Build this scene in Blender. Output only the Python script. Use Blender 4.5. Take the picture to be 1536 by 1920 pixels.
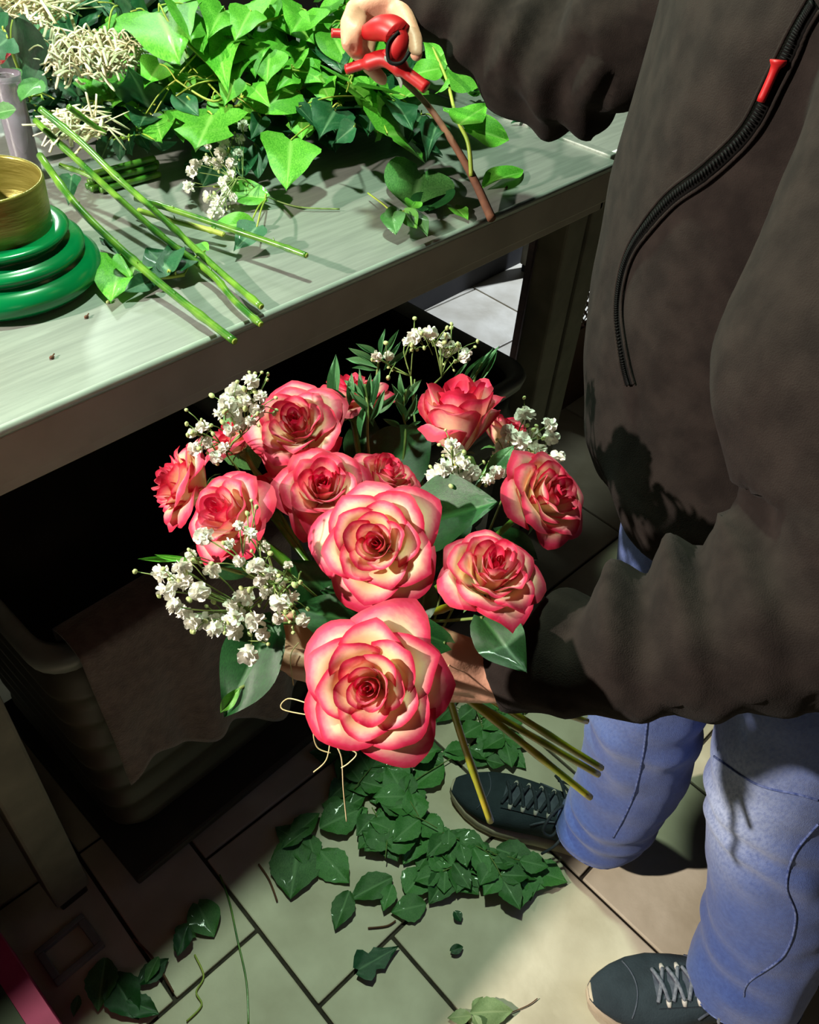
import bpy, bmesh, math, random
from mathutils import Vector, Matrix, noise
from mathutils.bvhtree import BVHTree

for o in list(bpy.data.objects):
    bpy.data.objects.remove(o)
random.seed(11)
S = bpy.context.scene
C = S.collection
V = Vector
pi = math.pi

# ------------------------------------------------------------------ camera
H = 1.48
FPX, CX, CY = 1560.0, 768.0, 960.0
RM = Matrix(((0.6848554, -0.4690925, 0.5576067),
             (-0.7257449, -0.5077075, 0.4642494),
             (0.0653252, -0.7226239, -0.6881477)))
EYE = V((0, 0, H))
cam = bpy.data.cameras.new('camera')
cam.sensor_fit = 'HORIZONTAL'
cam.sensor_width = 36.0
cam.lens = 36.0 * FPX / 1536.0
cam.clip_start = 0.02
co = bpy.data.objects.new('camera', cam)
C.objects.link(co)
m = Matrix.Identity(4)
for i in range(3):
    m[i][0] = RM[i][0]
    m[i][1] = -RM[i][1]
    m[i][2] = -RM[i][2]
    m[i][3] = EYE[i]
co.matrix_world = m
S.camera = co

# ------------------------------------------------------------------ light
S.view_settings.view_transform = 'Standard'
S.view_settings.look = 'None'
S.view_settings.gamma = 1.0
S.view_settings.use_curve_mapping = False
S.view_settings.exposure = 0.0
w = bpy.data.worlds.new('world')
S.world = w
w.use_nodes = True
w.node_tree.nodes['Background'].inputs[0].default_value = (0.9, 1.0, 0.92, 1)
w.node_tree.nodes['Background'].inputs[1].default_value = 0.003


def lamp(name, loc, power, col, size, kind='POINT', target=None, **kw):
    l = bpy.data.lights.new(name, kind)
    l.energy = power
    l.color = col
    if kind == 'AREA':
        l.size = size
    else:
        l.shadow_soft_size = size
    for k, v in kw.items():
        setattr(l, k, v)
    o = bpy.data.objects.new(name, l)
    o.location = loc
    if target:
        o.rotation_euler = (V(target) - V(loc)).to_track_quat('-Z', 'Y').to_euler()
    C.objects.link(o)
    return o


# warm ceiling spot over the far left of the workbench, greener lamp straight above it
lamp('ceiling_lamp_warm', (-1.45, 1.42, 2.2), 520, (1.0, 0.90, 0.80), 0.035)
lamp('ceiling_lamp_green', (0.62, 0.93, 2.3), 108, (0.72, 1.0, 0.74), 0.05)
lamp('ceiling_lamp_room', (-0.5, -1.7, 2.4), 4.5, (1.0, 0.84, 0.70), 0.25)
lamp('ceiling_lamp_back', (1.3, 3.0, 2.3), 75, (0.86, 1.0, 0.9), 0.12)
# daylight falling through a doorway behind the bench onto the floor
lamp('doorway_daylight', (3.7, 1.15, 1.75), 430, (0.68, 0.80, 1.0), 0.05, 'SPOT', (2.2, 1.5, 0),
     spot_size=math.radians(24), spot_blend=0.25)


# ------------------------------------------------------------------ helpers
def RAY(u, v):
    return RM @ V(((u - CX) / FPX, (v - CY) / FPX, 1.0))


def P(u, v, d):
    return EYE + RAY(u, v) * d


def AZ(u, v, z):
    r = RAY(u, v)
    return EYE + r * ((z - H) / r.z)


def AY(u, v, y):
    r = RAY(u, v)
    return EYE + r * (y / r.y)


def lin(c):
    out = []
    for x in c[:3]:
        x = x / 255.0
        out.append(x / 12.92 if x <= 0.04045 else ((x + 0.055) / 1.055) ** 2.4)
    return (out[0], out[1], out[2], 1.0)


def mat(name, c1, c2=None, scale=20.0, rough=0.6, metal=0.0, bump=0.0, bscale=None, detail=4.0,
        trans=0.0, rand=0.0, stretch=None, spec=0.5, alpha=None, sheen=0.0, lo=0.35, hi=0.65, coat=0.0):
    M = bpy.data.materials.new(name)
    M.use_nodes = True
    nt = M.node_tree
    N, L = nt.nodes, nt.links
    b = N['Principled BSDF']
    out = N['Material Output']
    b.inputs['Roughness'].default_value = rough
    b.inputs['Metallic'].default_value = metal
    b.inputs['Specular IOR Level'].default_value = spec
    if sheen:
        b.inputs['Sheen Weight'].default_value = sheen
    if coat:
        b.inputs['Coat Weight'].default_value = coat
        b.inputs['Coat Roughness'].default_value = 0.08
    tc = N.new('ShaderNodeTexCoord')
    src = tc.outputs['Object']
    if stretch:
        mp = N.new('ShaderNodeMapping')
        mp.inputs['Scale'].default_value = stretch
        L.new(src, mp.inputs[0])
        src = mp.outputs[0]
    nz = N.new('ShaderNodeTexNoise')
    nz.inputs['Scale'].default_value = scale
    nz.inputs['Detail'].default_value = detail
    L.new(src, nz.inputs[0])
    rp = N.new('ShaderNodeValToRGB')
    rp.color_ramp.elements[0].position = lo
    rp.color_ramp.elements[1].position = hi
    rp.color_ramp.elements[0].color = lin(c1)
    rp.color_ramp.elements[1].color = lin(c2 or c1)
    L.new(nz.outputs[0], rp.inputs[0])
    col = rp.outputs[0]
    if rand:
        oi = N.new('ShaderNodeObjectInfo')
        mr = N.new('ShaderNodeMapRange')
        mr.inputs['To Min'].default_value = 1 - rand
        mr.inputs['To Max'].default_value = 1 + rand
        L.new(oi.outputs['Random'], mr.inputs[0])
        hv = N.new('ShaderNodeHueSaturation')
        L.new(mr.outputs[0], hv.inputs['Value'])
        L.new(col, hv.inputs['Color'])
        col = hv.outputs[0]
    L.new(col, b.inputs['Base Color'])
    if bump:
        n2 = N.new('ShaderNodeTexNoise')
        n2.inputs['Scale'].default_value = bscale or scale * 2
        n2.inputs['Detail'].default_value = 5
        L.new(src, n2.inputs[0])
        bp = N.new('ShaderNodeBump')
        bp.inputs['Strength'].default_value = bump
        bp.inputs['Distance'].default_value = 0.002
        L.new(n2.outputs[0], bp.inputs['Height'])
        L.new(bp.outputs[0], b.inputs['Normal'])
    if trans:
        t = N.new('ShaderNodeBsdfTranslucent')
        L.new(col, t.inputs[0])
        mx = N.new('ShaderNodeMixShader')
        mx.inputs[0].default_value = trans
        L.new(b.outputs[0], mx.inputs[1])
        L.new(t.outputs[0], mx.inputs[2])
        L.new(mx.outputs[0], out.inputs[0])
    if alpha:
        b.inputs['Transmission Weight'].default_value = alpha
    M['col'] = 1
    return M


def leafmat(name, c1, c2, vein, rough=0.35, trans=0.2, rand=0.25, tip=None, coat=0.06):
    """leaf blade: two greens by noise and per-leaf variation, paler midrib and side veins from the blade coordinates"""
    M = mat(name, c1, c2, 30, rough, rand=rand, trans=trans, bump=0.25, bscale=160, coat=coat)
    N, L = M.node_tree.nodes, M.node_tree.links
    b = N['Principled BSDF']
    old = b.inputs['Base Color'].links[0].from_socket
    at = N.new('ShaderNodeAttribute')
    at.attribute_name = 'vein'
    mx = N.new('ShaderNodeMix')
    mx.data_type = 'RGBA'
    mx.inputs['B'].default_value = lin(vein)
    L.new(at.outputs['Fac'], mx.inputs['Factor'])
    L.new(old, mx.inputs['A'])
    col = mx.outputs['Result']
    L.new(col, b.inputs['Base Color'])
    for n in N:
        if n.type == 'BSDF_TRANSLUCENT':
            L.new(col, n.inputs[0])
    return M


def new_mesh(name, verts, faces, smooth=True):
    me = bpy.data.meshes.new(name)
    me.from_pydata([tuple(v) for v in verts], [], faces)
    if smooth:
        for p in me.polygons:
            p.use_smooth = True
    me.update()
    return me


def obj(name, me, material=None, parent=None):
    o = bpy.data.objects.new(name, me)
    C.objects.link(o)
    if material is not None and me is not None and len(me.materials) == 0:
        me.materials.append(material)
    if parent:
        o.parent = parent
        o.matrix_parent_inverse = Matrix.Translation(-parent.location)
    return o


def thing(name, label, cat, loc=(0, 0, 0), group=None):
    o = bpy.data.objects.new(name, None)
    o.empty_display_size = 0.02
    C.objects.link(o)
    o.location = loc
    return tag(o, label, cat, group)


def tag(o, label, cat, group=None):
    o['label'] = label
    o['category'] = cat
    if group:
        o['group'] = group
    return o


class MB:
    def __init__(s):
        s.v, s.f = [], []

    def box(s, lo, hi, bev=0.0, rot=None, org=None):
        bm = bmesh.new()
        bmesh.ops.create_cube(bm, size=1)
        lo, hi = V(lo), V(hi)
        for v in bm.verts:
            v.co = V([(lo[i] + hi[i]) / 2 + v.co[i] * (hi[i] - lo[i]) for i in range(3)])
        if bev:
            bmesh.ops.bevel(bm, geom=bm.edges[:], offset=bev, segments=2, affect='EDGES', profile=0.6)
        if rot is not None:
            for v in bm.verts:
                v.co = org + rot @ (v.co - org)
        s.bm(bm)
        return s

    def bm(s, bm):
        bm.verts.index_update()
        n = len(s.v)
        s.v += [v.co.copy() for v in bm.verts]
        s.f += [[n + v.index for v in f.verts] for f in bm.faces]
        bm.free()

    def tube(s, pts, rad, seg=8, cap=True, flat=1.0):
        pts = [V(p) for p in pts]
        if not isinstance(rad, (list, tuple)):
            rad = [rad] * len(pts)
        n0 = len(s.v)
        prev = None
        for i, p in enumerate(pts):
            a = pts[max(0, i - 1)]
            b = pts[min(len(pts) - 1, i + 1)]
            t = (b - a)
            t = t.normalized() if t.length > 1e-9 else V((0, 0, 1))
            if prev is None:
                h = V((0, 0, 1)) if abs(t.z) < 0.9 else V((1, 0, 0))
                x = t.cross(h).normalized()
            else:
                x = (prev - t * prev.dot(t))
                x = x.normalized() if x.length > 1e-6 else t.orthogonal().normalized()
            prev = x
            y = t.cross(x)
            for k in range(seg):
                an = 2 * pi * k / seg
                s.v.append(p + x * (math.cos(an) * rad[i]) + y * (math.sin(an) * rad[i] * flat))
        for i in range(len(pts) - 1):
            for k in range(seg):
                a = n0 + i * seg + k
                b = n0 + i * seg + (k + 1) % seg
                s.f.append([a, b, b + seg, a + seg])
        if cap:
            s.f.append([n0 + k for k in range(seg)][::-1])
            e = n0 + (len(pts) - 1) * seg
            s.f.append([e + k for k in range(seg)])
        return s

    def ball(s, c, r, seg=10, rings=7):
        c = V(c)
        rr = r if isinstance(r, (list, tuple)) else (r, r, r)
        n0 = len(s.v)
        s.v.append(c + V((0, 0, rr[2])))
        for i in range(1, rings):
            th = pi * i / rings
            for k in range(seg):
                an = 2 * pi * k / seg
                s.v.append(c + V((rr[0] * math.sin(th) * math.cos(an), rr[1] * math.sin(th) * math.sin(an),
                                  rr[2] * math.cos(th))))
        s.v.append(c - V((0, 0, rr[2])))
        last = len(s.v) - 1
        for k in range(seg):
            s.f.append([n0, n0 + 1 + k, n0 + 1 + (k + 1) % seg])
            s.f.append([last, last - seg + (k + 1) % seg, last - seg + k])
        for i in range(rings - 2):
            for k in range(seg):
                a = n0 + 1 + i * seg + k
                b = n0 + 1 + i * seg + (k + 1) % seg
                s.f.append([a, a + seg, b + seg, b])
        return s

    def chain(s, pts, seg=14):
        """tapered capsules: list of (point, radius)"""
        for i, (p, r) in enumerate(pts):
            s.ball(p, r, seg, 8)
            if i:
                s.tube([pts[i - 1][0], p], [pts[i - 1][1], r], seg)
        return s

    def rings(s, rs, seg=28):
        """loft of ellipses: (centre, axis a, axis b)"""
        n0 = len(s.v)
        for c, a, b in rs:
            for k in range(seg):
                an = 2 * pi * k / seg
                ca, sa = math.cos(an), math.sin(an)
                s.v.append(V(c) + V(a) * ca + V(b) * sa)
        for i in range(len(rs) - 1):
            for k in range(seg):
                p = n0 + i * seg + k
                q = n0 + i * seg + (k + 1) % seg
                s.f.append([p, q, q + seg, p + seg])
        s.f.append([n0 + k for k in range(seg)][::-1])
        e = n0 + (len(rs) - 1) * seg
        s.f.append([e + k for k in range(seg)])
        return s

    def lathe(s, prof, org=(0, 0, 0), seg=48):
        org = V(org)
        n0 = len(s.v)
        for r, z in prof:
            for k in range(seg):
                an = 2 * pi * k / seg
                s.v.append(org + V((r * math.cos(an), r * math.sin(an), z)))
        for i in range(len(prof) - 1):
            for k in range(seg):
                p = n0 + i * seg + k
                q = n0 + i * seg + (k + 1) % seg
                s.f.append([p, q, q + seg, p + seg])
        return s

    def grid(s, fn, nu, nv):
        n0 = len(s.v)
        for j in range(nv + 1):
            for i in range(nu + 1):
                s.v.append(V(fn(i / nu, j / nv)))
        for j in range(nv):
            for i in range(nu):
                a = n0 + j * (nu + 1) + i
                s.f.append([a, a + 1, a + nu + 2, a + nu + 1])
        return s

    def mesh(s, name, smooth=True):
        return new_mesh(name, s.v, s.f, smooth)

    def build(s, name, material, parent=None, smooth=True):
        return obj(name, s.mesh(name, smooth), material, parent)


def fuse(mb, voxel, smooth=6, fac=0.5):
    """union of closed pieces into one continuous skin"""
    me = mb.mesh('tmp')
    o = bpy.data.objects.new('tmp', me)
    C.objects.link(o)
    r = o.modifiers.new('r', 'REMESH')
    r.mode = 'VOXEL'
    r.voxel_size = voxel
    r.use_smooth_shade = True
    if smooth:
        sm = o.modifiers.new('s', 'SMOOTH')
        sm.factor = fac
        sm.iterations = smooth
    dg = bpy.context.evaluated_depsgraph_get()
    out = bpy.data.meshes.new_from_object(o.evaluated_get(dg))
    bpy.data.objects.remove(o)
    bpy.data.meshes.remove(me)
    for p in out.polygons:
        p.use_smooth = True
    return out


def spline(pts, n=6):
    """Catmull-Rom through points"""
    pts = [V(p) for p in pts]
    out = []
    for i in range(len(pts) - 1):
        p0 = pts[max(0, i - 1)]
        p1, p2 = pts[i], pts[i + 1]
        p3 = pts[min(len(pts) - 1, i + 2)]
        for k in range(n):
            t = k / n
            out.append(0.5 * ((2 * p1) + (p2 - p0) * t + (2 * p0 - 5 * p1 + 4 * p2 - p3) * t * t
                              + (3 * p1 - p0 - 3 * p2 + p3) * t ** 3))
    out.append(pts[-1])
    return out


def nz(p, s=1.0):
    return noise.noise(V(p) * s)


# ------------------------------------------------------------------ materials
MT = {}
MT['tile'] = mat('stone_tile', (172, 160, 136), (214, 204, 182), 7, 0.55, bump=0.25, bscale=60, rand=0.05, lo=0.3, hi=0.7, detail=8)
MT['grout'] = mat('dark_grout', (40, 34, 27), (62, 54, 44), 60, 0.9)
MT['steel'] = mat('brushed_steel', (160, 164, 157), (176, 180, 172), 10, 0.34, metal=0.42, bump=0.08, bscale=90, stretch=(1, 14, 14))
MT['edge'] = mat('highlight_edge', (206, 210, 202), (222, 226, 218), 20, 0.34, metal=0.25)  # paler than the steel: the front edge's bright highlight put in the colour
MT['apron'] = mat('worn_steel_apron', (150, 138, 128), (172, 160, 150), 9, 0.5, metal=0.2, bump=0.1, bscale=60, detail=6)
MT['leg'] = mat('grey_painted_leg', (108, 102, 88), (128, 122, 106), 16, 0.6)
MT['darkpanel'] = mat('dark_panel', (22, 18, 16), (30, 25, 22), 12, 0.8)
MT['brown'] = mat('brown_wood', (52, 32, 22), (70, 44, 30), 8, 0.8, stretch=(1, 1, 6))
MT['brownplastic'] = mat('brown_plastic', (78, 48, 36), (92, 58, 44), 12, 0.55)
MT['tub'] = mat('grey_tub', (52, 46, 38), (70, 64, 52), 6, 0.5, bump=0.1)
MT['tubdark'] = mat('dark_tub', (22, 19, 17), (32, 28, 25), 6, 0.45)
MT['rim'] = mat('tub_rim', (110, 112, 106), (140, 142, 134), 10, 0.4)
MT['towel'] = mat('towel', (92, 76, 69), (112, 94, 86), 60, 0.95, bump=0.8, bscale=300, sheen=0.3)
MT['pink'] = mat('magenta_band', (190, 42, 96), (206, 56, 110), 20, 0.5)
MT['olive'] = mat('olive_band', (66, 62, 44), (78, 74, 54), 20, 0.6)
MT['red'] = mat('red_band', (190, 34, 44), (200, 44, 50), 20, 0.5)
MT['fleece'] = mat('black_fleece', (31, 26, 24), (41, 35, 32), 40, 0.95, bump=0.35, bscale=900, sheen=0.02, spec=0.08)
MT['zip'] = mat('zip_black', (10, 10, 10), (16, 16, 16), 40, 0.6, spec=0.1)
MT['ziptape'] = mat('zip_tape', (12, 11, 11), (17, 16, 15), 60, 0.9, spec=0.1)
MT['redpull'] = mat('red_pull', (164, 14, 20), (178, 22, 26), 40, 0.45)
MT['skin'] = mat('skin', (196, 140, 114), (214, 160, 134), 25, 0.5, bump=0.2, bscale=250)
MT['hair'] = mat('brown_hair', (40, 28, 20), (60, 42, 30), 40, 0.6, stretch=(6, 6, 1))
MT['seam'] = mat('denim_seam', (48, 66, 122), (108, 122, 168), 180, 0.85)
MT['shoe'] = mat('navy_suede', (26, 38, 46), (38, 50, 58), 30, 0.85, bump=0.4, bscale=300)
MT['shoegrey'] = mat('slate_mesh', (64, 70, 84), (82, 88, 100), 80, 0.85, bump=0.5, bscale=400)
MT['sole'] = mat('beige_sole', (172, 156, 134), (196, 180, 158), 20, 0.7)
MT['lace'] = mat('grey_lace', (92, 96, 108), (124, 128, 138), 200, 0.9)
MT['lacedark'] = mat('dark_lace', (34, 42, 50), (50, 58, 66), 200, 0.9)
MT['eyelet'] = mat('pale_eyelet', (186, 178, 172), (206, 198, 190), 40, 0.5)
MT['stem'] = mat('rose_stem', (40, 98, 22), (104, 146, 44), 34, 0.3, rand=0.1, coat=0.3, stretch=(1, 1, 1))
MT['stemy'] = mat('stem_yellow', (138, 156, 26), (200, 180, 40), 30, 0.35, rand=0.1, coat=0.3)
MT['ivystem'] = mat('ivy_stem', (126, 160, 50), (164, 172, 70), 30, 0.5)
MT['wood'] = mat('brown_twig', (84, 50, 34), (112, 72, 48), 30, 0.8, bump=0.5)
MT['straw'] = mat('dry_straw', (214, 204, 160), (240, 234, 206), 30, 0.7, rand=0.1, trans=0.1)
MT['raffia'] = mat('raffia', (190, 168, 120), (214, 196, 150), 40, 0.8)
MT['gyp'] = mat('white_floret', (232, 230, 216), (250, 248, 240), 60, 0.7, trans=0.2, rand=0.05)
MT['bud'] = mat('green_bud', (150, 170, 96), (196, 206, 146), 120, 0.6)
MT['gypstem'] = mat('thin_green_stem', (88, 116, 50), (120, 142, 72), 80, 0.6)
MT['greenplastic'] = mat('green_plastic', (0, 104, 56), (3, 120, 64), 4, 0.22, spec=0.6)
MT['gold'] = mat('gold_foil', (124, 114, 48), (150, 140, 70), 18, 0.32, metal=0.55, bump=0.3, bscale=50, stretch=(1, 1, 8))
MT['glass'] = mat('smoked_glass', (190, 180, 196), (205, 196, 208), 10, 0.08, alpha=0.75)
MT['bluebag'] = mat('blue_grey_film', (70, 74, 96), (96, 100, 124), 8, 0.5)
MT['calyx'] = mat('calyx', (60, 104, 44), (84, 128, 60), 40, 0.6)
MT['sisal'] = mat('cream_sisal', (214, 208, 170), (236, 232, 204), 60, 0.85, trans=0.15)
MT['ivy'] = leafmat('ivy_blade', (70, 150, 40), (110, 186, 62), (150, 205, 100), rand=0.22, trans=0.15)
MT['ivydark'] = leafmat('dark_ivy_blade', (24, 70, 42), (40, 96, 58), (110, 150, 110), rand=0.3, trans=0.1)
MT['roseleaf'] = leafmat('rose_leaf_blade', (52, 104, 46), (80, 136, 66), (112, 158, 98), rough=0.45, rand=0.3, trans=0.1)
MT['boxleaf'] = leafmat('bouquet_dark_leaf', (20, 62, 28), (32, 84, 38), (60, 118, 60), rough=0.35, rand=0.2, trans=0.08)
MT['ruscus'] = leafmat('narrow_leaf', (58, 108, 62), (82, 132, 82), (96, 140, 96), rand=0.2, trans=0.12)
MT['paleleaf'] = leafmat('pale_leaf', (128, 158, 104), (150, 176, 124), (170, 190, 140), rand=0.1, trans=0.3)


def petal_material():
    M = mat('rose_petal', (255, 255, 255), None, 30, 0.55, trans=0.25, bump=0.12, bscale=120, sheen=0.2)
    N, L = M.node_tree.nodes, M.node_tree.links
    b = N['Principled BSDF']
    at = N.new('ShaderNodeAttribute')
    at.attribute_name = 'edge'
    n = N.new('ShaderNodeTexNoise')
    n.inputs['Scale'].default_value = 8
    ad = N.new('ShaderNodeMath')
    ad.operation = 'MULTIPLY_ADD'
    ad.inputs[1].default_value = 0.22
    L.new(n.outputs[0], ad.inputs[0])
    oi = N.new('ShaderNodeObjectInfo')
    a2 = N.new('ShaderNodeMath')
    a2.operation = 'MULTIPLY_ADD'
    a2.inputs[1].default_value = 0.16
    L.new(oi.outputs['Random'], a2.inputs[0])
    L.new(at.outputs['Fac'], a2.inputs[2])
    sc = N.new('ShaderNodeSeparateColor')
    L.new(oi.outputs['Color'], sc.inputs[0])
    a3 = N.new('ShaderNodeMath')
    a3.operation = 'MULTIPLY_ADD'
    a3.inputs[1].default_value = 0.4
    L.new(sc.outputs[0], a3.inputs[0])
    L.new(a2.outputs[0], a3.inputs[2])
    a4 = N.new('ShaderNodeMath')
    a4.operation = 'SUBTRACT'
    a4.inputs[1].default_value = 0.2
    L.new(a3.outputs[0], a4.inputs[0])
    L.new(a4.outputs[0], ad.inputs[2])
    r = N.new('ShaderNodeValToRGB')
    e = r.color_ramp.elements
    e[0].position = 0.20
    e[0].color = lin((250, 228, 172))
    e[1].position = 1.15 if False else 1.0
    e[1].color = lin((202, 16, 62))
    for p, c in ((0.40, (250, 204, 172)), (0.60, (244, 134, 142)), (0.82, (228, 48, 96))):
        k = e.new(p)
        k.color = lin(c)
    L.new(ad.outputs[0], r.inputs[0])
    L.new(r.outputs[0], b.inputs['Base Color'])
    for q in N:
        if q.type == 'BSDF_TRANSLUCENT':
            L.new(r.outputs[0], q.inputs[0])
    return M


MT['petal'] = petal_material()


def denim_material():
    M = mat('blue_denim', (52, 76, 142), (62, 88, 156), 160, 0.9, bump=0.5, bscale=900, sheen=0.2, detail=8)
    N, L = M.node_tree.nodes, M.node_tree.links
    b = N['Principled BSDF']
    old = b.inputs['Base Color'].links[0].from_socket
    at = N.new('ShaderNodeAttribute')
    at.attribute_name = 'fade'
    n = N.new('ShaderNodeTexNoise')
    n.inputs['Scale'].default_value = 130
    n.inputs['Detail'].default_value = 6
    mu = N.new('ShaderNodeMath')
    mu.operation = 'MULTIPLY'
    mr = N.new('ShaderNodeMapRange')
    mr.inputs['From Min'].default_value = 0.0
    mr.inputs['From Max'].default_value = 0.6
    L.new(n.outputs[0], mr.inputs[0])
    L.new(mr.outputs[0], mu.inputs[0])
    L.new(at.outputs['Fac'], mu.inputs[1])
    mx = N.new('ShaderNodeMix')
    mx.data_type = 'RGBA'
    mx.inputs['B'].default_value = lin((176, 190, 222))
    L.new(mu.outputs[0], mx.inputs['Factor'])
    L.new(old, mx.inputs['A'])
    L.new(mx.outputs['Result'], b.inputs['Base Color'])
    return M


MT['denim'] = denim_material()


def set_attr(me, name, vals):
    a = me.attributes.new(name, 'FLOAT', 'POINT')
    a.data.foreach_set('value', vals)


# ------------------------------------------------------------------ floor and room
def structure(o):
    o['kind'] = 'structure'
    return o


floor = structure(MB().box((-2.4, -2.0, -0.06), (4.6, 4.2, -0.006)).build('floor', MT['grout'], smooth=False))
floor['label'] = 'beige stone tile floor with dark grout joints, littered with leaves'
UN = 0.158
TO = V((0.425, 0.31, 0))
TR = Matrix.Rotation(math.radians(-2.9), 3, 'Z')
occ = {}
tiles = [(0, 2, -3, 0), (-1, 0, -2, 0), (-1, 1, 0, 2), (1, 2, 0, 2), (2, 3, -1, 1), (3, 5, -1, 1), (2, 4, -3, -1),
         (-3, -1, -1, 1), (-2, -1, 1, 3), (-4, -2, 1, 3)]
for t in tiles:
    for x in range(t[0], t[1]):
        for y in range(t[2], t[3]):
            occ[(x, y)] = 1
rt = random.Random(5)
for y in range(-8, 13):
    for x in range(-8, 17):
        if (x, y) in occ:
            continue
        for sx, sy in rt.choice([[(2, 3), (2, 2), (2, 1), (1, 2), (1, 1)], [(2, 2), (2, 1), (1, 2), (1, 1)],
                                 [(3, 2), (2, 2), (1, 2), (2, 1), (1, 1)]]):
            cells = [(x + i, y + j) for i in range(sx) for j in range(sy)]
            if not any(c in occ for c in cells):
                for c in cells:
                    occ[c] = 1
                tiles.append((x, x + sx, y, y + sy))
                break
tile_cache = {}
for x0, x1, y0, y1 in tiles:
    k = (x1 - x0, y1 - y0)
    if k not in tile_cache:
        hx, hy = k[0] * UN / 2 - 0.0032, k[1] * UN / 2 - 0.0032
        tile_cache[k] = MB().box((-hx, -hy, -0.012), (hx, hy, 0.0), 0.0025).mesh('tile', False)
    o = obj('tile', tile_cache[k], MT['tile'], floor)
    c = TO + TR @ V(((x0 + x1) / 2 * UN, (y0 + y1) / 2 * UN, 0))
    o.location = c
    o.rotation_euler = (0, 0, math.radians(-2.9) + (pi if (x0 + y0) % 2 else 0))
# the floor runs on as one slab of the same stone beyond the tiles that can be told apart
wall = structure(MB().box((-2.4, 3.6, -0.006), (4.6, 3.7, 2.6)).build('wall_back', MT['darkpanel'], smooth=False))

# ------------------------------------------------------------------ steel worktable
ZT = 0.96


def steel_table(label, x0, x1, y0, y1, front=True):
    t = thing('steel_worktable', label, 'table', ((x0 + x1) / 2, (y0 + y1) / 2, 0))
    MB().box((x0, y0, ZT - 0.012), (x1, y1, ZT), 0.004).build('tabletop', MT['steel'], t, True)
    MB().tube([(x0, y0 + .0035, ZT - .0042), (x1, y0 + .0035, ZT - .0042)], .0047, 12).build('edge_highlight_strip', MT['edge'], t)  # added strip; its pale colour carries the highlight along the front edge
    MB().box((x0, y0 + 0.002, ZT - 0.066), (x1, y0 + 0.012, ZT - 0.011), 0.002).build('apron', MT['apron'], t, False)
    MB().box((x0 + .002, y0 + 0.012, ZT - 0.086), (x1 - .002, y0 + 0.022, ZT - 0.06), 0.002).build('apron_lip', MT['apron'], t, False)
    MB().box((x0, y0 + 0.012, ZT - 0.086), (x0 + 0.012, y1, ZT - 0.012), 0.002).build('side_apron', MT['apron'], t, False)
    MB().box((x1 - 0.012, y0 + 0.012, ZT - 0.086), (x1, y1, ZT - 0.012), 0.002).build('side_apron', MT['apron'], t, False)
    for lx in ((x0 + 0.03, 0.06, x1 - 0.085) if x0 < -1 else (x0 + 0.03, x1 - 0.085)):
        for ly in (y0 + 0.022, y1 - 0.09):
            mb = MB().box((lx, ly, 0.03), (lx + 0.06, ly + 0.06, ZT - 0.08), 0.005)
            l = mb.build('leg', MT['leg'], t, False)
            MB().box((lx + .006, ly + .006, 0.0), (lx + 0.054, ly + 0.054, 0.032), 0.004).build('foot', MT['tubdark'], l, False)
    return t


tb = steel_table('long stainless steel workbench covered in ivy and cut stems', -2.2, 1.315, 0.70, 1.95)
# added panel, stops the back lamp reaching the floor under the bench
MB().box((-2.15, 1.925, 0.02), (1.29, 1.94, 0.87), 0.002).build('added_back_panel', MT['darkpanel'], tb, False)
tb2 = steel_table('second steel bench butted against the end of the long workbench', 1.325, 2.55, 0.73, 1.655)
MB().box((1.33, 1.66, 0.0), (3.2, 1.68, 0.87), 0.002).build('added_back_panel', MT['darkpanel'], tb2, False)  # panel added to cut off the daylit floor patch at its foot
j = MB().box((1.3162, 0.72, ZT - 0.02), (1.334, 1.65, ZT + 0.004), 0.002).build('joint_strip', MT['steel'], tb2, False)


# ------------------------------------------------------------------ tubs under the bench
def rrect(x0, x1, y0, y1, r, z, n=6):
    pts = []
    for cx, cy, a0 in ((x1 - r, y1 - r, 0), (x0 + r, y1 - r, pi / 2), (x0 + r, y0 + r, pi), (x1 - r, y0 + r, 1.5 * pi)):
        for k in range(n + 1):
            a = a0 + pi / 2 * k / n
            pts.append(V((cx + r * math.cos(a), cy + r * math.sin(a), z)))
    return pts


def loop_loft(loops):
    mb = MB()
    n = len(loops[0])
    for l in loops:
        mb.v += l
    for i in range(len(loops) - 1):
        for k in range(n):
            a = i * n + k
            b = i * n + (k + 1) % n
            mb.f.append([a, b, b + n, a + n])
    return mb


def make_tub(label, x0, x1, y0, y1, h, body_mat):
    t = thing('plastic_tub', label, 'tub', ((x0 + x1) / 2, (y0 + y1) / 2, 0.045))
    loops = []
    zb = 0.045

    def L(ins, z):
        loops.append(rrect(x0 + ins, x1 - ins, y0 + ins, y1 - ins, 0.05, z))
    loops.append(rrect(x0 + .2, x1 - .2, y0 + .2, y1 - .2, 0.02, zb))
    L(0.055, zb)
    L(0.04, zb + 0.03)
    for i in range(7):
        z = zb + 0.05 + i * (h - 0.1) / 7
        ins = 0.036 - 0.024 * i / 7
        L(ins, z)
        L(ins - 0.008, z + 0.012)
        L(ins - 0.008, z + 0.022)
        L(ins - 0.002, z + 0.034)
    L(0.012, zb + h - 0.02)
    L(0.02, zb + h - 0.02)
    L(0.022, zb + h - 0.04)
    L(0.06, zb + 0.03)
    loops.append(rrect(x0 + .21, x1 - .21, y0 + .21, y1 - .21, 0.02, zb + 0.02))
    b = loop_loft(loops).build('body', body_mat, t)
    loops.clear()
    for ins, z in ((0.014, h - .03), (0.0, h - .028), (-0.004, h - .01), (0.002, h), (0.016, h), (0.022, h - .006), (0.022, h - .02)):
        L(ins, zb + z)
    loop_loft(loops).build('rim', MT['rim'], t)
    return t


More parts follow.
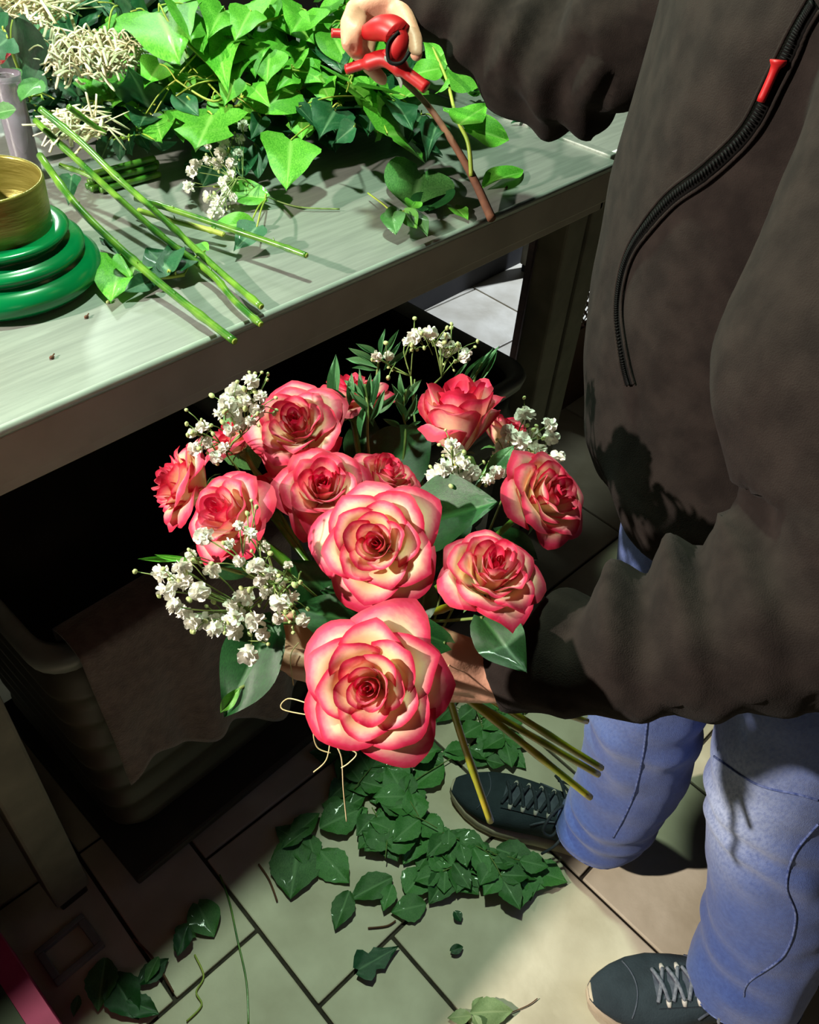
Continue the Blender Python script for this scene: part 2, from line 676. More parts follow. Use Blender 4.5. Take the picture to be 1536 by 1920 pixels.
make_tub('tall dark ribbed tub with a brown towel over its rim, beside the bench leg', 0.165, 0.655, 0.685, 1.15, 0.575, MT['tub'])
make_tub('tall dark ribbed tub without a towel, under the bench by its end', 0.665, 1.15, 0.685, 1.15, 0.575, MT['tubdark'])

# grey dolly board the tubs stand on
t = thing('tub_dolly', 'low grey dolly board under the tubs', 'dolly', (0.66, 0.9, 0))
MB().box((0.175, 0.665, 0.022), (1.14, 1.14, 0.043), 0.006).build('board', MT['tub'], t, False)
for x in (0.24, 1.08):
    for y in (0.74, 1.08):
        MB().lathe([(0.0, -.011), (0.011, -.011), (0.011, .011), (0, .011)], (x, y, 0.011), 16).build('caster', MT['tubdark'], t)


def towel_fn(a, b):
    x = 0.205 + a * 0.33
    fx = math.sin(a * 17) * 0.006 + math.sin(a * 31 + 1) * 0.003
    zr = 0.045 + 0.575 + 0.006
    low = 0.30 + 0.05 * math.sin(a * 5.0 + 0.6) - 0.03 * a + 0.02 * math.sin(a * 14)
    s = b * 1.0
    if s < 0.25:
        q = s / 0.25
        y = 0.685 + 0.034 + 0.012 - 0.0 * q
        z = zr - 0.10 * (1 - q)
        return (x, y, z)
    if s < 0.4:
        q = (s - 0.25) / 0.15
        an = pi * q
        return (x, 0.7 + 0.031 * math.cos(an), zr + 0.012 * math.sin(an))
    q = (s - 0.4) / 0.6
    sk = (x - 0.37) * (1 + 0.02 * q) + 0.37 + q * 0.012
    return (sk, 0.669 - fx * q * 1.6 - 0.008 * q + 0.004 * math.sin(q * 9 + a * 6) * q, zr + (low - zr) * q)


tw = MB().grid(towel_fn, 60, 50).build('hanging_towel', MT['towel'])
sm = tw.modifiers.new('t', 'SOLIDIFY')
sm.thickness = 0.003
tag(tw, 'brown towel draped over the rim of the dark tub', 'towel')

# perforated crate and dark box behind the right leg
t = thing('perforated_crate', 'brown plastic crate with round holes behind the bench end', 'crate', (1.98, 1.0, 0))


def perforated(x0, x1, z0, z1, y, n, mz):
    mb = MB()
    cw, ch = (x1 - x0) / n, (z1 - z0) / mz
    for i in range(n):
        for k in range(mz):
            cx, cz = x0 + (i + .5) * cw, z0 + (k + .5) * ch
            b0 = len(mb.v)
            for a in range(8):
                an = pi / 4 * a + pi / 8
                q = max(abs(math.cos(an)), abs(math.sin(an)))
                mb.v.append(V((cx + cw / 2 * math.cos(an) / q, y, cz + ch / 2 * math.sin(an) / q)))
            for a in range(8):
                an = pi / 4 * a + pi / 8
                mb.v.append(V((cx + 0.0062 * math.cos(an), y, cz + 0.0062 * math.sin(an))))
            for a in range(8):
                c = (a + 1) % 8
                mb.f.append([b0 + a, b0 + c, b0 + 8 + c, b0 + 8 + a])
    return mb


perforated(1.78, 2.2, 0.28, 0.52, 1.0, 16, 9).build('perforated_side', MT['brownplastic'], t, False)
MB().box((1.775, 0.99, 0.0), (2.205, 1.012, 0.28), 0.003).build('lower_side', MT['brownplastic'], t, False)
MB().box((1.775, 0.985, 0.52), (2.205, 1.015, 0.55), 0.003).build('top_rim', MT['brownplastic'], t, False)
MB().box((1.775, 1.012, 0.0), (1.79, 1.26, 0.1), 0.003).build('end_side', MT['brownplastic'], t, False)
t = thing('upright_boards', 'two dark brown boards standing upright behind the bench leg', 'boards', (1.6, 1.2, 0))
bx = AY(986, 560, 1.2).x
for lo, hi in (((bx, 1.2, 0), (bx + .085, 1.222, .80)), ((bx + .087, 1.2, 0), (bx + .17, 1.222, .80))):
    MB().box(lo, hi, 0.002).build('board', MT['brown'], t, False)

# steel bracket beside the bench foot
t = thing('steel_bracket', 'small square steel frame lying on the floor by the bench leg', 'bracket', (0.045, 0.665, 0))
for a, b in (((0.0, 0.63), (0.085, 0.64)), ((0.0, 0.69), (0.085, 0.70)), ((0.0, 0.64), (0.012, 0.69)), ((0.072, 0.64), (0.085, 0.69))):
    MB().box((a[0], a[1], 0), (b[0], b[1], 0.012), 0.002).build('bar', MT['rim'], t, False)

# striped bag at the very corner, upright beside the bench
t = thing('striped_box', 'pink, olive and red striped box standing by the bench leg', 'box', (-0.16, 0.5, 0))


def bag(name, x0, x1, m_):
    loops = []
    for ins, z in ((0.02, 0.0), (0.004, 0.02), (0.0, 0.1), (0.002, 0.17), (0.006, 0.185), (0.012, 0.186)):
        loops.append([V((x0 if s[0] < 0 else x1, (0.40 + ins) if s[1] < 0 else (0.74 - ins), z)) for s in ((-1, -1), (1, -1), (1, 1), (-1, 1))])
    mb = loop_loft(loops)
    n = len(mb.v)
    mb.f.append([n - 4, n - 3, n - 2, n - 1])
    mb.build(name, m_, t, False)


bag('pink_stripe', -0.052, -0.021, MT['pink'])
bag('olive_stripe', -0.092, -0.0525, MT['olive'])
bag('red_stripe', -0.26, -0.0925, MT['red'])

# crumpled blue-grey plastic film and boxes lost in the dark left of the leg
mb = MB()
bm = bmesh.new()
bmesh.ops.create_icosphere(bm, subdivisions=4, radius=1)
for v in bm.verts:
    k = 1 + 0.35 * nz(v.co, 2.2) + 0.2 * nz(v.co, 5)
    v.co = V((-0.05 + v.co.x * 0.055 * k, 1.02 + v.co.y * 0.09 * k, 0.06 + max(-0.059, v.co.z * 0.07 * k)))
mb.bm(bm)
o = mb.build('plastic_film', MT['bluebag'])
tag(o, 'crumpled blue-grey plastic film on the floor behind the bench leg', 'film')


# ------------------------------------------------------------------ leaves
def pl(tbl, t):
    """smooth curve through the outline points"""
    n = len(tbl)

    def tan(q):
        a, b = tbl[max(0, q - 1)], tbl[min(n - 1, q + 1)]
        return (b[1] - a[1]) / (b[0] - a[0])
    for q in range(n - 1):
        if t <= tbl[q + 1][0]:
            a, b = tbl[q], tbl[q + 1]
            h = b[0] - a[0]
            k = (t - a[0]) / h
            return max(0, (2 * k ** 3 - 3 * k * k + 1) * a[1] + (k ** 3 - 2 * k * k + k) * h * tan(q)
                       + (3 * k * k - 2 * k ** 3) * b[1] + (k ** 3 - k * k) * h * tan(q + 1))
    return tbl[-1][1]


OUT = {
    'ivy': [(0, .28), (.09, .8), (.2, 1.0), (.42, .74), (.6, .56), (.82, .22), (1, 0.0)],
    'round': [(0, .2), (.12, .72), (.36, 1.0), (.6, .88), (.84, .42), (1, 0.0)],
    'rose': [(0, .1), (.12, .55), (.38, 1.0), (.62, .84), (.85, .36), (1, 0.0)],
    'narrow': [(0, .12), (.25, .75), (.5, 1.0), (.75, .7), (1, 0.0)],
    'grass': [(0, .6), (.3, 1.0), (.6, .8), (1, 0.0)],
    'lobed': [(0, .2), (.1, .8), (.2, 1.0), (.34, .52), (.5, .74), (.6, .55), (.8, .25), (1, 0.0)],
}
LEAFM = {}


def leaf_mesh(kind, var, mkey):
    k = (kind, var, mkey)
    if k in LEAFM:
        return LEAFM[k]
    r = random.Random(hash((kind, var)) % 9999 if False else sum(map(ord, kind)) * 13 + var * 7)
    ss = [-1, -.72, -.42, -.12, 0, .12, .42, .72, 1]
    nt = 12
    fold = r.uniform(0.08, 0.34) * (0.6 if kind in ('ivy', 'lobed') else 1)
    curl = r.uniform(-0.1, 0.5)
    tw = r.uniform(-.25, .25)
    ph = r.uniform(0, 6)
    verts, vein = [], []
    for j in range(nt + 1):
        t = j / nt
        wd = pl(OUT[kind], t)
        for s in ss:
            ser = 1.0
            if kind == 'rose' and abs(s) == 1 and 0 < j < nt:
                ser = 1.0 + (0.05 if j % 2 else -0.03)
            x = s * wd * ser
            y = t
            if kind in ('ivy', 'lobed', 'round'):
                y -= 0.10 * abs(s) * max(0, 1 - t * 4)
            z = fold * abs(x) * 0.5 - curl * (t - .35) ** 2 * 0.5 + tw * x * (t - .3)
            z += 0.035 * math.sin(ph + 7 * t + 3 * s) * abs(s)
            verts.append(V((x, y, z)))
            side = 0.22 * max(0, math.sin((t - abs(s) * .35) * 30)) ** 8 if abs(s) < .9 else 0
            vein.append(0.75 if s == 0 and t < .97 else side)
    faces = []
    n = len(ss)
    for j in range(nt):
        for i in range(n - 1):
            a = j * n + i
            faces.append([a, a + 1, a + n + 1, a + n])
    me = new_mesh('leaf', verts, faces)
    set_attr(me, 'vein', vein)
    me.materials.append(MT[mkey])
    LEAFM[k] = me
    return me


def leaf(base, tip, wr, kind, mkey, parent, nh=None, name='leaf', var=None, rnd=random, jit=0.35):
    base, tip = V(base), V(tip)
    y = tip - base
    ln = y.length
    y.normalize()
    if nh is None:
        nh = V((0, 0, 0.7)) + (EYE - base).normalized() * 0.6
    nh = V(nh) + V((rnd.uniform(-jit, jit), rnd.uniform(-jit, jit), rnd.uniform(-jit, jit)))
    x = y.cross(nh).normalized()
    z = x.cross(y)
    hw = ln * wr / 2
    if var is None:
        var = rnd.randrange(4)
    o = obj(name, leaf_mesh(kind, var, mkey), None, parent)
    M = Matrix.Identity(4)
    for i in range(3):
        M[i][0] = x[i] * hw
        M[i][1] = y[i] * ln
        M[i][2] = z[i] * ln
        M[i][3] = base[i]
    if parent:
        o.matrix_basis = M
    else:
        o.matrix_world = M
    return o

# ------------------------------------------------------------------ person
FW = V((-0.55, 0.835, 0))      # facing
LF = V((-0.835, -0.55, 0))     # the person's left
person = thing('person', 'person in black fleece jacket and blue jeans holding bouquet and red secateurs', 'person', (0.74, 0.09, 0))


def ring(cx, cy, z, a, b, tilt=0.0):
    return ((cx, cy, z), LF * a, FW * b + V((0, 0, tilt * b)))


ELB_L = P(1640, 1115, 0.575)
WR_L = P(925, 1258, 0.685)
SH_L = P(1880, -50, 0.505)
SH_R = V((1.0, 0.42, 1.385))
ELB_R = V((0.985, 0.615, 1.175))
WR_R = P(738, -34, 1.05)

jk = MB()
jk.rings([ring(.842, .200, .850, .215, .165), ring(.838, .222, .90, .222, .175), ring(.838, .245, .98, .218, .168),
          ring(.838, .265, 1.06, .214, .160), ring(.838, .278, 1.15, .212, .152), ring(.832, .285, 1.25, .212, .142),
          ring(.828, .295, 1.34, .20, .128), ring(.826, .300, 1.41, .15, .105), ring(.824, .305, 1.455, .09, .085),
          ring(.820, .315, 1.51, .078, .076)])
mid_l = P(1585, 720, .565)
jk.chain([(V((.76, .24, 1.36)), .10), (SH_L, .085), (P(1770, 330, .53), .088), (mid_l, .090), (ELB_L, .076)])
fa = [ELB_L.lerp(WR_L, k / 8) for k in range(9)]
fr = [.074, .074, .072, .068, .062, .056, .050, .044, .038]
jk.tube(fa, fr, 20)
jk.ball(ELB_L, .075, 14, 9)
jk.chain([(V((.90, .34, 1.36)), .10), (SH_R, .085), (SH_R.lerp(ELB_R, .5), .080), (ELB_R, .078)])
fb = [ELB_R.lerp(WR_R, k / 6) for k in range(7)]
jk.tube(fb, [.078, .077, .070, .060, .052, .046, .042], 18)
jme = fuse(jk, 0.007, 10)


def seg_param(p, a, b):
    d = b - a
    t = (p - a).dot(d) / d.length_squared
    q = a + d * max(0, min(1, t))
    return t, (p - q)


def fold_jacket(me):
    dl = (WR_L - ELB_L).normalized()
    xl = dl.cross(V((0, 0, 1))).normalized()
    yl = dl.cross(xl)
    dr = (WR_R - ELB_R).normalized()
    nrm = [v.normal.copy() for v in me.vertices]
    for v, n in zip(me.vertices, nrm):
        p = v.co.copy()
        t, off = seg_param(p, ELB_L, WR_L)
        d = 0.0
        if off.length < 0.1 and -0.1 < t < 1.05:
            an = math.atan2(off.dot(yl), off.dot(xl))
            k = max(0, min(1, (t + .1) * 4)) * max(0, min(1, (1.02 - t) * 5))
            ph = t * 34 + 1.3 * an + 3.2 * nz(p, 6)
            sn = math.sin(ph)
            d += 0.0085 * (sn + .25 * math.sin(2 * ph)) * (1 + .8 * nz(p, 9)) * k * (0.25 + 0.85 * max(0, -math.sin(an - .3)))
            d += 0.004 * nz(p, 26) * k
        t2, off2 = seg_param(p, ELB_R, WR_R)
        if off2.length < 0.11 and -0.2 < t2 < 1.05:
            d += 0.006 * math.sin(t2 * 26 + 3 * nz(p, 9)) * max(0, min(1, (1 - t2) * 4))
        t3, off3 = seg_param(p, SH_R, ELB_R)
        if off3.length < 0.11:
            d += 0.006 * math.sin(t3 * 20 + 3 * nz(p, 9))
        d += 0.007 * nz(p + V((3, 1, 0)), 6.0) + 0.004 * nz(p, 13)
        if p.z < .92:
            d += 0.006 * math.sin(p.x * 40 + p.y * 31) * (.92 - p.z) / .07
        v.co = p + n * d
    me.update()


fold_jacket(jme)
jacket = obj('jacket', jme, MT['fleece'], person)
jbvh = BVHTree.FromPolygons([v.co.copy() for v in jme.vertices], [tuple(p.vertices) for p in jme.polygons])


def on_mesh(bvh, u, v, lift=0.001, maxd=4.0):
    hit = bvh.ray_cast(EYE, RAY(u, v).normalized(), maxd)
    if hit[0] is None:
        return None
    n = hit[1]
    if n.dot(RAY(u, v)) > 0:
        n = -n
    return hit[0] + n * lift, n


def trace(bvh, pix, lift, n=10):
    flat = spline([V((a, b, 0)) for a, b in pix], n)
    out = []
    last = None
    for q in flat:
        h = on_mesh(bvh, q.x, q.y, lift)
        if h and (last is None or (h[0] - last).length < 0.08):
            out.append(h)
            last = h[0]
    return out


def ribbon(tr, half, lift=0.0):
    mb = MB()
    for i, (p, n) in enumerate(tr):
        a = tr[max(0, i - 1)][0]
        b = tr[min(len(tr) - 1, i + 1)][0]
        s = (b - a).cross(n).normalized() * half
        mb.v += [p - s - n * .002, p - s * .8 + n * lift, p + s * .8 + n * lift, p + s - n * .002]
    for i in range(len(tr) - 1):
        for k in range(3):
            q = i * 4 + k
            mb.f.append([q, q + 1, q + 5, q + 4])
    return mb


zpix = [(1533, 4), (1500, 60), (1455, 150), (1405, 245), (1330, 320), (1262, 372), (1212, 430), (1182, 480), (1166, 540), (1163, 600), (1174, 680), (1184, 720)]
ztr = trace(jbvh, zpix, 0.0015, 14)
if len(ztr) > 4:
    zp = ribbon(ztr, 0.0052, 0.0010).build('zip_tape', MT['ziptape'], person)
    teeth = MB()
    for i in range(0, len(ztr) - 1):
        a, n = ztr[i]
        b = ztr[i + 1][0]
        d = b - a
        steps = max(1, int(d.length / 0.0032))
        s = d.cross(n).normalized()
        for k in range(steps):
            c = a + d * (k / steps) + n * 0.003
            teeth.tube([c - s * .0024, c + s * .0024], [.0009, .0009], 5)
    teeth.build('zip_teeth', MT['zip'], zp)
    for off, nm in ((0.0072, 'piping'), (-0.0072, 'piping')):
        pth = []
        for i, (p, n) in enumerate(ztr):
            a = ztr[max(0, i - 1)][0]
            b = ztr[min(len(ztr) - 1, i + 1)][0]
            pth.append(p + (b - a).cross(n).normalized() * off + n * .001)
        MB().tube(pth, .0015, 6).build(nm, MT['fleece'], person)
    ptr = trace(jbvh, [(1470, 112), (1462, 130), (1450, 158), (1436, 188)], 0.006, 4)
    if len(ptr) > 3:
        q = [p + n * 0.002 for p, n in ptr]
        pu = MB().tube(q, [.0058, .0062, .0055, .004, .0035] + [.0032] * (len(q) - 6) + [.003], 8).build('zip_pull', MT['redpull'], person)

# jeans ---------------------------------------------------------------
HIP_L, HIP_R = V((.775, .045, .90)), V((.835, .225, .90))
KN_L, KN_R = V((.762, -.030, .50)), V((.757, .165, .51))
AN_L, AN_R = V((.742, -.150, .075)), V((.792, .158, .075))
jn = MB()
jn.rings([((.83, .14, .80), LF * .17, FW * .125), ((.835, .155, .88), LF * .175, FW * .13), ((.835, .17, .98), LF * .16, FW * .12)])


def legtube(hip, kn, an, r0, r1, r2, fwd):
    pts, rad = [], []
    for k in range(7):
        t = k / 6
        pts.append(hip.lerp(kn, t))
        rad.append(r0 + (r1 - r0) * t)
    for k in range(1, 8):
        t = k / 7
        p = kn.lerp(an, t) + fwd * (-0.018 * math.sin(t * pi))
        pts.append(p)
        rad.append(r1 + (r2 - r1) * t + 0.006 * math.sin(t * pi))
    return pts, rad


pL, rL = legtube(HIP_L, KN_L, AN_L, .105, .088, .082, FW)
pR, rR = legtube(HIP_R, KN_R, AN_R, .105, .078, .074, FW)
jn.tube(pL, rL, 24)
jn.tube(pR, rR, 24)
jn.ball(HIP_L, .10)
jn.ball(HIP_R, .10)
nme = fuse(jn, 0.007, 8)
nr = [v.normal.copy() for v in nme.vertices]
fade = []
FADEC = V(P(1345, 1530, 1.06))
for v, n in zip(nme.vertices, nr):
    p = v.co.copy()
    low = max(0, min(1, (.32 - p.z) / .25))
    d = 0.006 * nz(p, 9) + 0.0035 * nz(p, 22)
    d += 0.008 * low * math.sin(p.z * 70 + 9 * nz(p, 5) + p.x * 20) * (.6 + nz(p, 7))
    kz = max(0, 1 - abs(p.z - .47) / .1)
    d += 0.004 * kz * math.sin(p.z * 90 + p.x * 30 + 7 * nz(p, 6))
    v.co = p + n * d
    near = n.dot((EYE - p).normalized())
    q = p - FADEC
    f1 = math.exp(-((q.x / .07) ** 2 + (q.y / .06) ** 2 + (q.z / .12) ** 2))
    front = max(0, n.dot((LF * .5 + FW).normalized()))
    fade.append(min(1, f1 * 0.85 + 0.22 * front * math.exp(-((p.z - .62) / .2) ** 2)))
nme.update()
set_attr(nme, 'fade', fade)
jeans = obj('jeans', nme, MT['denim'], person)
nbvh = BVHTree.FromPolygons([v.co.copy() for v in nme.vertices], [tuple(p.vertices) for p in nme.polygons])
for pix in ([(1534, 1545), (1490, 1600), (1475, 1660), (1492, 1720), (1470, 1790), (1405, 1840), (1395, 1868)],
            [(1215, 1340), (1205, 1420), (1185, 1500), (1150, 1570)], [(1340, 1418), (1420, 1470), (1500, 1490), (1534, 1500)]):
    tr = trace(nbvh, pix, 0.0005, 8)
    if len(tr) > 3:
        MB().tube([p for p, n in tr], .0016, 6).build('seam', MT['seam'], person)
for an, kn, r in ((AN_L, KN_L, .082), (AN_R, KN_R, .074)):
    ax = (kn - an).normalized()
    x = ax.orthogonal().normalized()
    y = ax.cross(x)
    loop = []
    for k in range(41):
        a = 2 * pi * k / 40
        q = an + ax * 0.016
        dr_ = x * math.cos(a) + y * math.sin(a)
        hit = nbvh.ray_cast(q + dr_ * .2, -dr_, .3)
        loop.append(hit[0] + dr_ * .0005 if hit[0] else q + dr_ * r)
    MB().tube(loop, .0014, 6).build('hem_stitch', MT['seam'], person)


# hands and body -------------------------------------------------------
B = P(795, 1244, 0.729)                 # where the stems are gripped
E0 = P(1075, 1452, 0.845)
AXS = (E0 - B).normalized()             # stem direction below the grip
body = MB()
# arms, shoulders, neck and head inside the clothes
body.chain([(V((.84, .17, .92)), .11), (V((.84, .22, 1.05)), .115), (V((.835, .28, 1.25)), .115), (V((.826, .30, 1.40)), .08), (V((.815, .325, 1.52)), .056)])
body.chain([(V((.826, .29, 1.36)), .07), (SH_L, .05), (ELB_L, .04), (ELB_L.lerp(WR_L, .5), .037), (WR_L, .027)])
body.chain([(V((.826, .29, 1.36)), .07), (SH_R, .05), (ELB_R, .04), (ELB_R.lerp(WR_R, .5), .037), (WR_R, .027)])
HC = V((.795, .355, 1.63))
body.ball(HC, (.078, .088, .105), 20, 14)
body.ball(HC + FW * .045 + V((0, 0, -.055)), (.052, .055, .055), 16, 10)
body.chain([(HC + FW * .088 + V((0, 0, .01)), .009), (HC + FW * .106 + V((0, 0, -.022)), .013)], 10)
for s in (-1, 1):
    body.ball(HC + LF * (s * .078) + V((0, 0, -.01)), (.014, .018, .03), 10, 8)
    body.ball(HC + LF * (s * .03) + FW * .083 + V((0, 0, .008)), .012, 10, 8)
body.chain([(HC + FW * .094 + LF * .02 + V((0, 0, -.055)), .007), (HC + FW * .094 - LF * .02 + V((0, 0, -.055)), .007)], 10)

# left hand, fingers wrapped round the stems (index nearest the flowers, little finger towards the stem ends)
PX = 1.0 / FPX


def fing(js, r0, r1):
    n = len(js)
    body.chain([(V(p), r0 + (r1 - r0) * i / (n - 1)) for i, p in enumerate(js)], 12)


kn0 = P(655, 1262, .672)
palm_w = P(880, 1256, .688)
for k in range(4):
    o = AXS * (0.0185 * k - 0.012) + V((0, 0, 0.002 * k))
    mcp = kn0 + o
    body.chain([(palm_w + AXS * (0.011 * k - 0.008), .0165), (palm_w.lerp(mcp, .55) + AXS * .001, .0155), (mcp, .0122)], 12)
    ln = (1.0, 1.08, 1.0, .82)[k]
    j1 = mcp + (P(555, 1250, .672) - kn0) * ln
    j2 = j1 + (P(528, 1205, .688) - P(555, 1250, .672)) * ln
    j3 = j2 + (P(570, 1168, .705) - P(528, 1205, .688)) * ln
    fing([mcp, j1, j2, j3], .0112, .0075)
# thumb
body.chain([(P(895, 1240, .675), .017), (P(845, 1222, .660), .0165), (P(800, 1192, .652), .0125), (P(756, 1176, .650), .0105), (P(722, 1176, .656), .0085)], 12)
body.chain([(P(890, 1262, .676), .018), (P(840, 1262, .672), .0165), (P(795, 1250, .675), .012)], 12)

# right hand over the secateurs
palm_r = P(730, -6, 1.04)
for k in range(4):
    base = P(664 + 10 * k, 18 + 15 * k, 1.035 + .010 * k)
    body.chain([(palm_r + V((0, 0, -.006 * k)), .018), (base, .0118)], 12)
    ln = (1, 1.05, 1.0, .85)[k]
    a = base
    b = P(645 + 13 * k, 60 + 17 * k, 1.02 + .008 * k)
    c = P(662 + 15 * k, 98 + 14 * k, 1.03 + .006 * k)
    d = P(690 + 9 * k, 116 + 11 * k, 1.045 + .005 * k)
    if k == 0:
        b, c, d = P(652, 44, 1.010), P(652, 82, 1.010), P(668, 102, 1.036)
    elif k == 1:
        b, c, d = P(668, 58, 1.008), P(667, 90, 1.018), P(684, 100, 1.046)
    fing([a, b, c, d], .0108, .0078)
body.chain([(P(742, 8, 1.045), .016), (P(762, 42, 1.032), .013), (P(778, 76, 1.024), .0105), (P(781, 102, 1.02), .0085)], 12)
bme = fuse(body, 0.0036, 5)
obj('body', bme, MT['skin'], person)
# fingernails
for p, dirn in ((P(715, 1205, .685), P(700, 1208, .69) - P(752, 1196, .672)),):
    pass
# hair
hb = MB()
hb.ball(HC + V((0, 0, .022)) - FW * .018, (.086, .092, .098), 20, 14)
hme = hb.mesh('hair')
for v in hme.vertices:
    v.co += v.co.normalized() * 0.004 * nz(v.co, 40)
obj('hair', hme, MT['hair'], person)


# shoes ----------------------------------------------------------------
def shoe(toe, heel, width, dark_lace):
    toe, heel = V((toe[0], toe[1], 0)), V((heel[0], heel[1], 0))
    ax = (toe - heel)
    Lh = ax.length
    ax.normalize()
    sd = V((-ax.y, ax.x, 0))
    UP = V((0, 0, 1))
    w = width / 2

    def half(t):
        return w * (0.62 + 0.14 * math.sin(t * pi) + 0.26 * math.exp(-((t - .70) / .2) ** 2)) * (1 - max(0, (t - .80) / .2) ** 2.4 * .62) * (1 - max(0, (.10 - t) / .1) ** 2 * .42)

    def ring_(t, z0, z1, k, round_):
        c = heel + ax * (Lh * t)
        h = half(t) * k
        pts = []
        for i in range(24):
            a = 2 * pi * i / 24
            ca, sa = math.cos(a), math.sin(a)
            y = abs(ca) ** round_ * (1 if ca > 0 else -1) * h
            z = (z0 + z1) / 2 + abs(sa) ** round_ * (1 if sa > 0 else -1) * (z1 - z0) / 2
            pts.append(c + sd * y + UP * z)
        return pts
    ts = [0.0, .015, .05, .12, .22, .34, .46, .58, .70, .80, .88, .94, .975, 1.0]
    # sole
    loops = []
    for t in ts:
        lift = 0.016 * max(0, (t - .82) / .18) ** 2
        sh = 0.6 if t in (0.0, 1.0) else 1.0
        loops.append(ring_(t, 0.001 + lift, 0.026 + lift + 0.006 * (1 - t), 1.05 * sh, 0.35))
    mb = loop_loft(loops)
    n = len(mb.v)
    mb.f.append(list(range(24))[::-1])
    mb.f.append(list(range(n - 24, n)))
    root = MB()
    s = obj('shoe', None, None, None) if False else None
    up_top = {0.0: .07, .015: .082, .05: .092, .12: .094, .22: .096, .34: .094, .46: .088, .58: .078, .70: .068, .80: .060, .88: .052, .94: .044, .975: .036, 1.0: .03}
    loops = []
    for t in ts:
        lift = 0.016 * max(0, (t - .82) / .18) ** 2
        sh = 0.75 if t in (0.0, 1.0) else 1.0
        loops.append(ring_(t, 0.018 + lift, up_top[t] + lift * .5, .98 * sh, 0.75))
    ub = loop_loft(loops)
    n = len(ub.v)
    ub.f.append(list(range(24))[::-1])
    ub.f.append(list(range(n - 24, n)))
    up = ub.build('shoe', MT['shoe'], person)
    mb.build('sole', MT['sole'], up)
    def topz(t):
        ks = sorted(up_top)
        for a, b in zip(ks, ks[1:]):
            if t <= b:
                return up_top[a] + (up_top[b] - up_top[a]) * (t - a) / (b - a)
        return .03

    def surf(t, y, lift=.0015):
        """point on the upper at length t and sideways offset y"""
        h = half(t) * .98
        q = min(.98, abs(y) / h)
        z1 = topz(t)
        zz = (1 - q ** 2.667) ** .375
        return heel + ax * (Lh * t) + sd * y + UP * ((.018 + z1) / 2 + zz * (z1 - .018) / 2 + lift)
    MB().grid(lambda a, b: surf(.33 + .37 * b, (a - .5) * w * .66, .002), 8, 12).build('tongue', MT['shoegrey'], up)
    for sgn in (-1, 1):
        MB().grid(lambda a, b: surf(.32 + .38 * b, sgn * w * (.33 + .22 * a), .003), 4, 12).build('eyestay', MT['shoe'], up)
        MB().tube([surf(.22 + .3 * k / 10, sgn * w * (.80 - .25 * math.sin(k / 10 * pi)), .0005) for k in range(11)], .0022, 6).build('side_trim', MT['shoegrey'], up)
        for k in range(5):
            t = .37 + .07 * k
            MB().tube([surf(t, sgn * w * .36, .003), surf(t, sgn * w * .44, .003), surf(t, sgn * w * .54, .002)], [.004, .0045, .003], 8).build('eyelet', MT['eyelet'], up)
    MB().tube([surf(.78 - .05 * math.cos((k - 8) / 8 * 1.4) + .05, w * (k - 8) / 8 * .72, .0004) for k in range(17)], .0012, 6).build('toe_seam', MT['shoegrey'], up)
    lm = MT['lacedark'] if dark_lace else MT['lace']
    for k in range(5):
        t = .37 + .07 * k
        a = surf(t, -w * .42, .005)
        b = surf(t + .05, w * .42, .005)
        c = a.lerp(b, .5) + UP * .006
        MB().tube(spline([a, c, b], 5), .0032, 6).build('lace', lm, up)
        a2 = surf(t, w * .42, .005)
        b2 = surf(t + .05, -w * .42, .005)
        MB().tube(spline([a2, a2.lerp(b2, .5) + UP * .009, b2], 5), .0032, 6).build('lace', lm, up)
    kn = heel + ax * (Lh * .36) + UP * (topz(.36) + .012)
    for sgn in (-1, 1):
        lp = [kn, kn + sd * (sgn * .03) + ax * .02 + UP * .012, kn + sd * (sgn * .055) + ax * .03 - UP * .015, kn + sd * (sgn * .05) + ax * .01 - UP * .03, kn + sd * (sgn * .02) + UP * .0, kn]
        MB().tube(spline(lp, 6), .0028, 6).build('lace_loop', lm, up)
        le = [kn, kn + sd * (sgn * .03) - ax * .012, kn + sd * (sgn * .06) - ax * .0 - UP * .035, kn + sd * (sgn * .075) + ax * .02 - UP * .06]
        MB().tube(spline(le, 6), .0026, 6).build('lace_end', lm, up)
    return up


shoe((.575, .020), (.800, -.215), .115, False)
shoe((.688, .410), (.822, .112), .108, True)


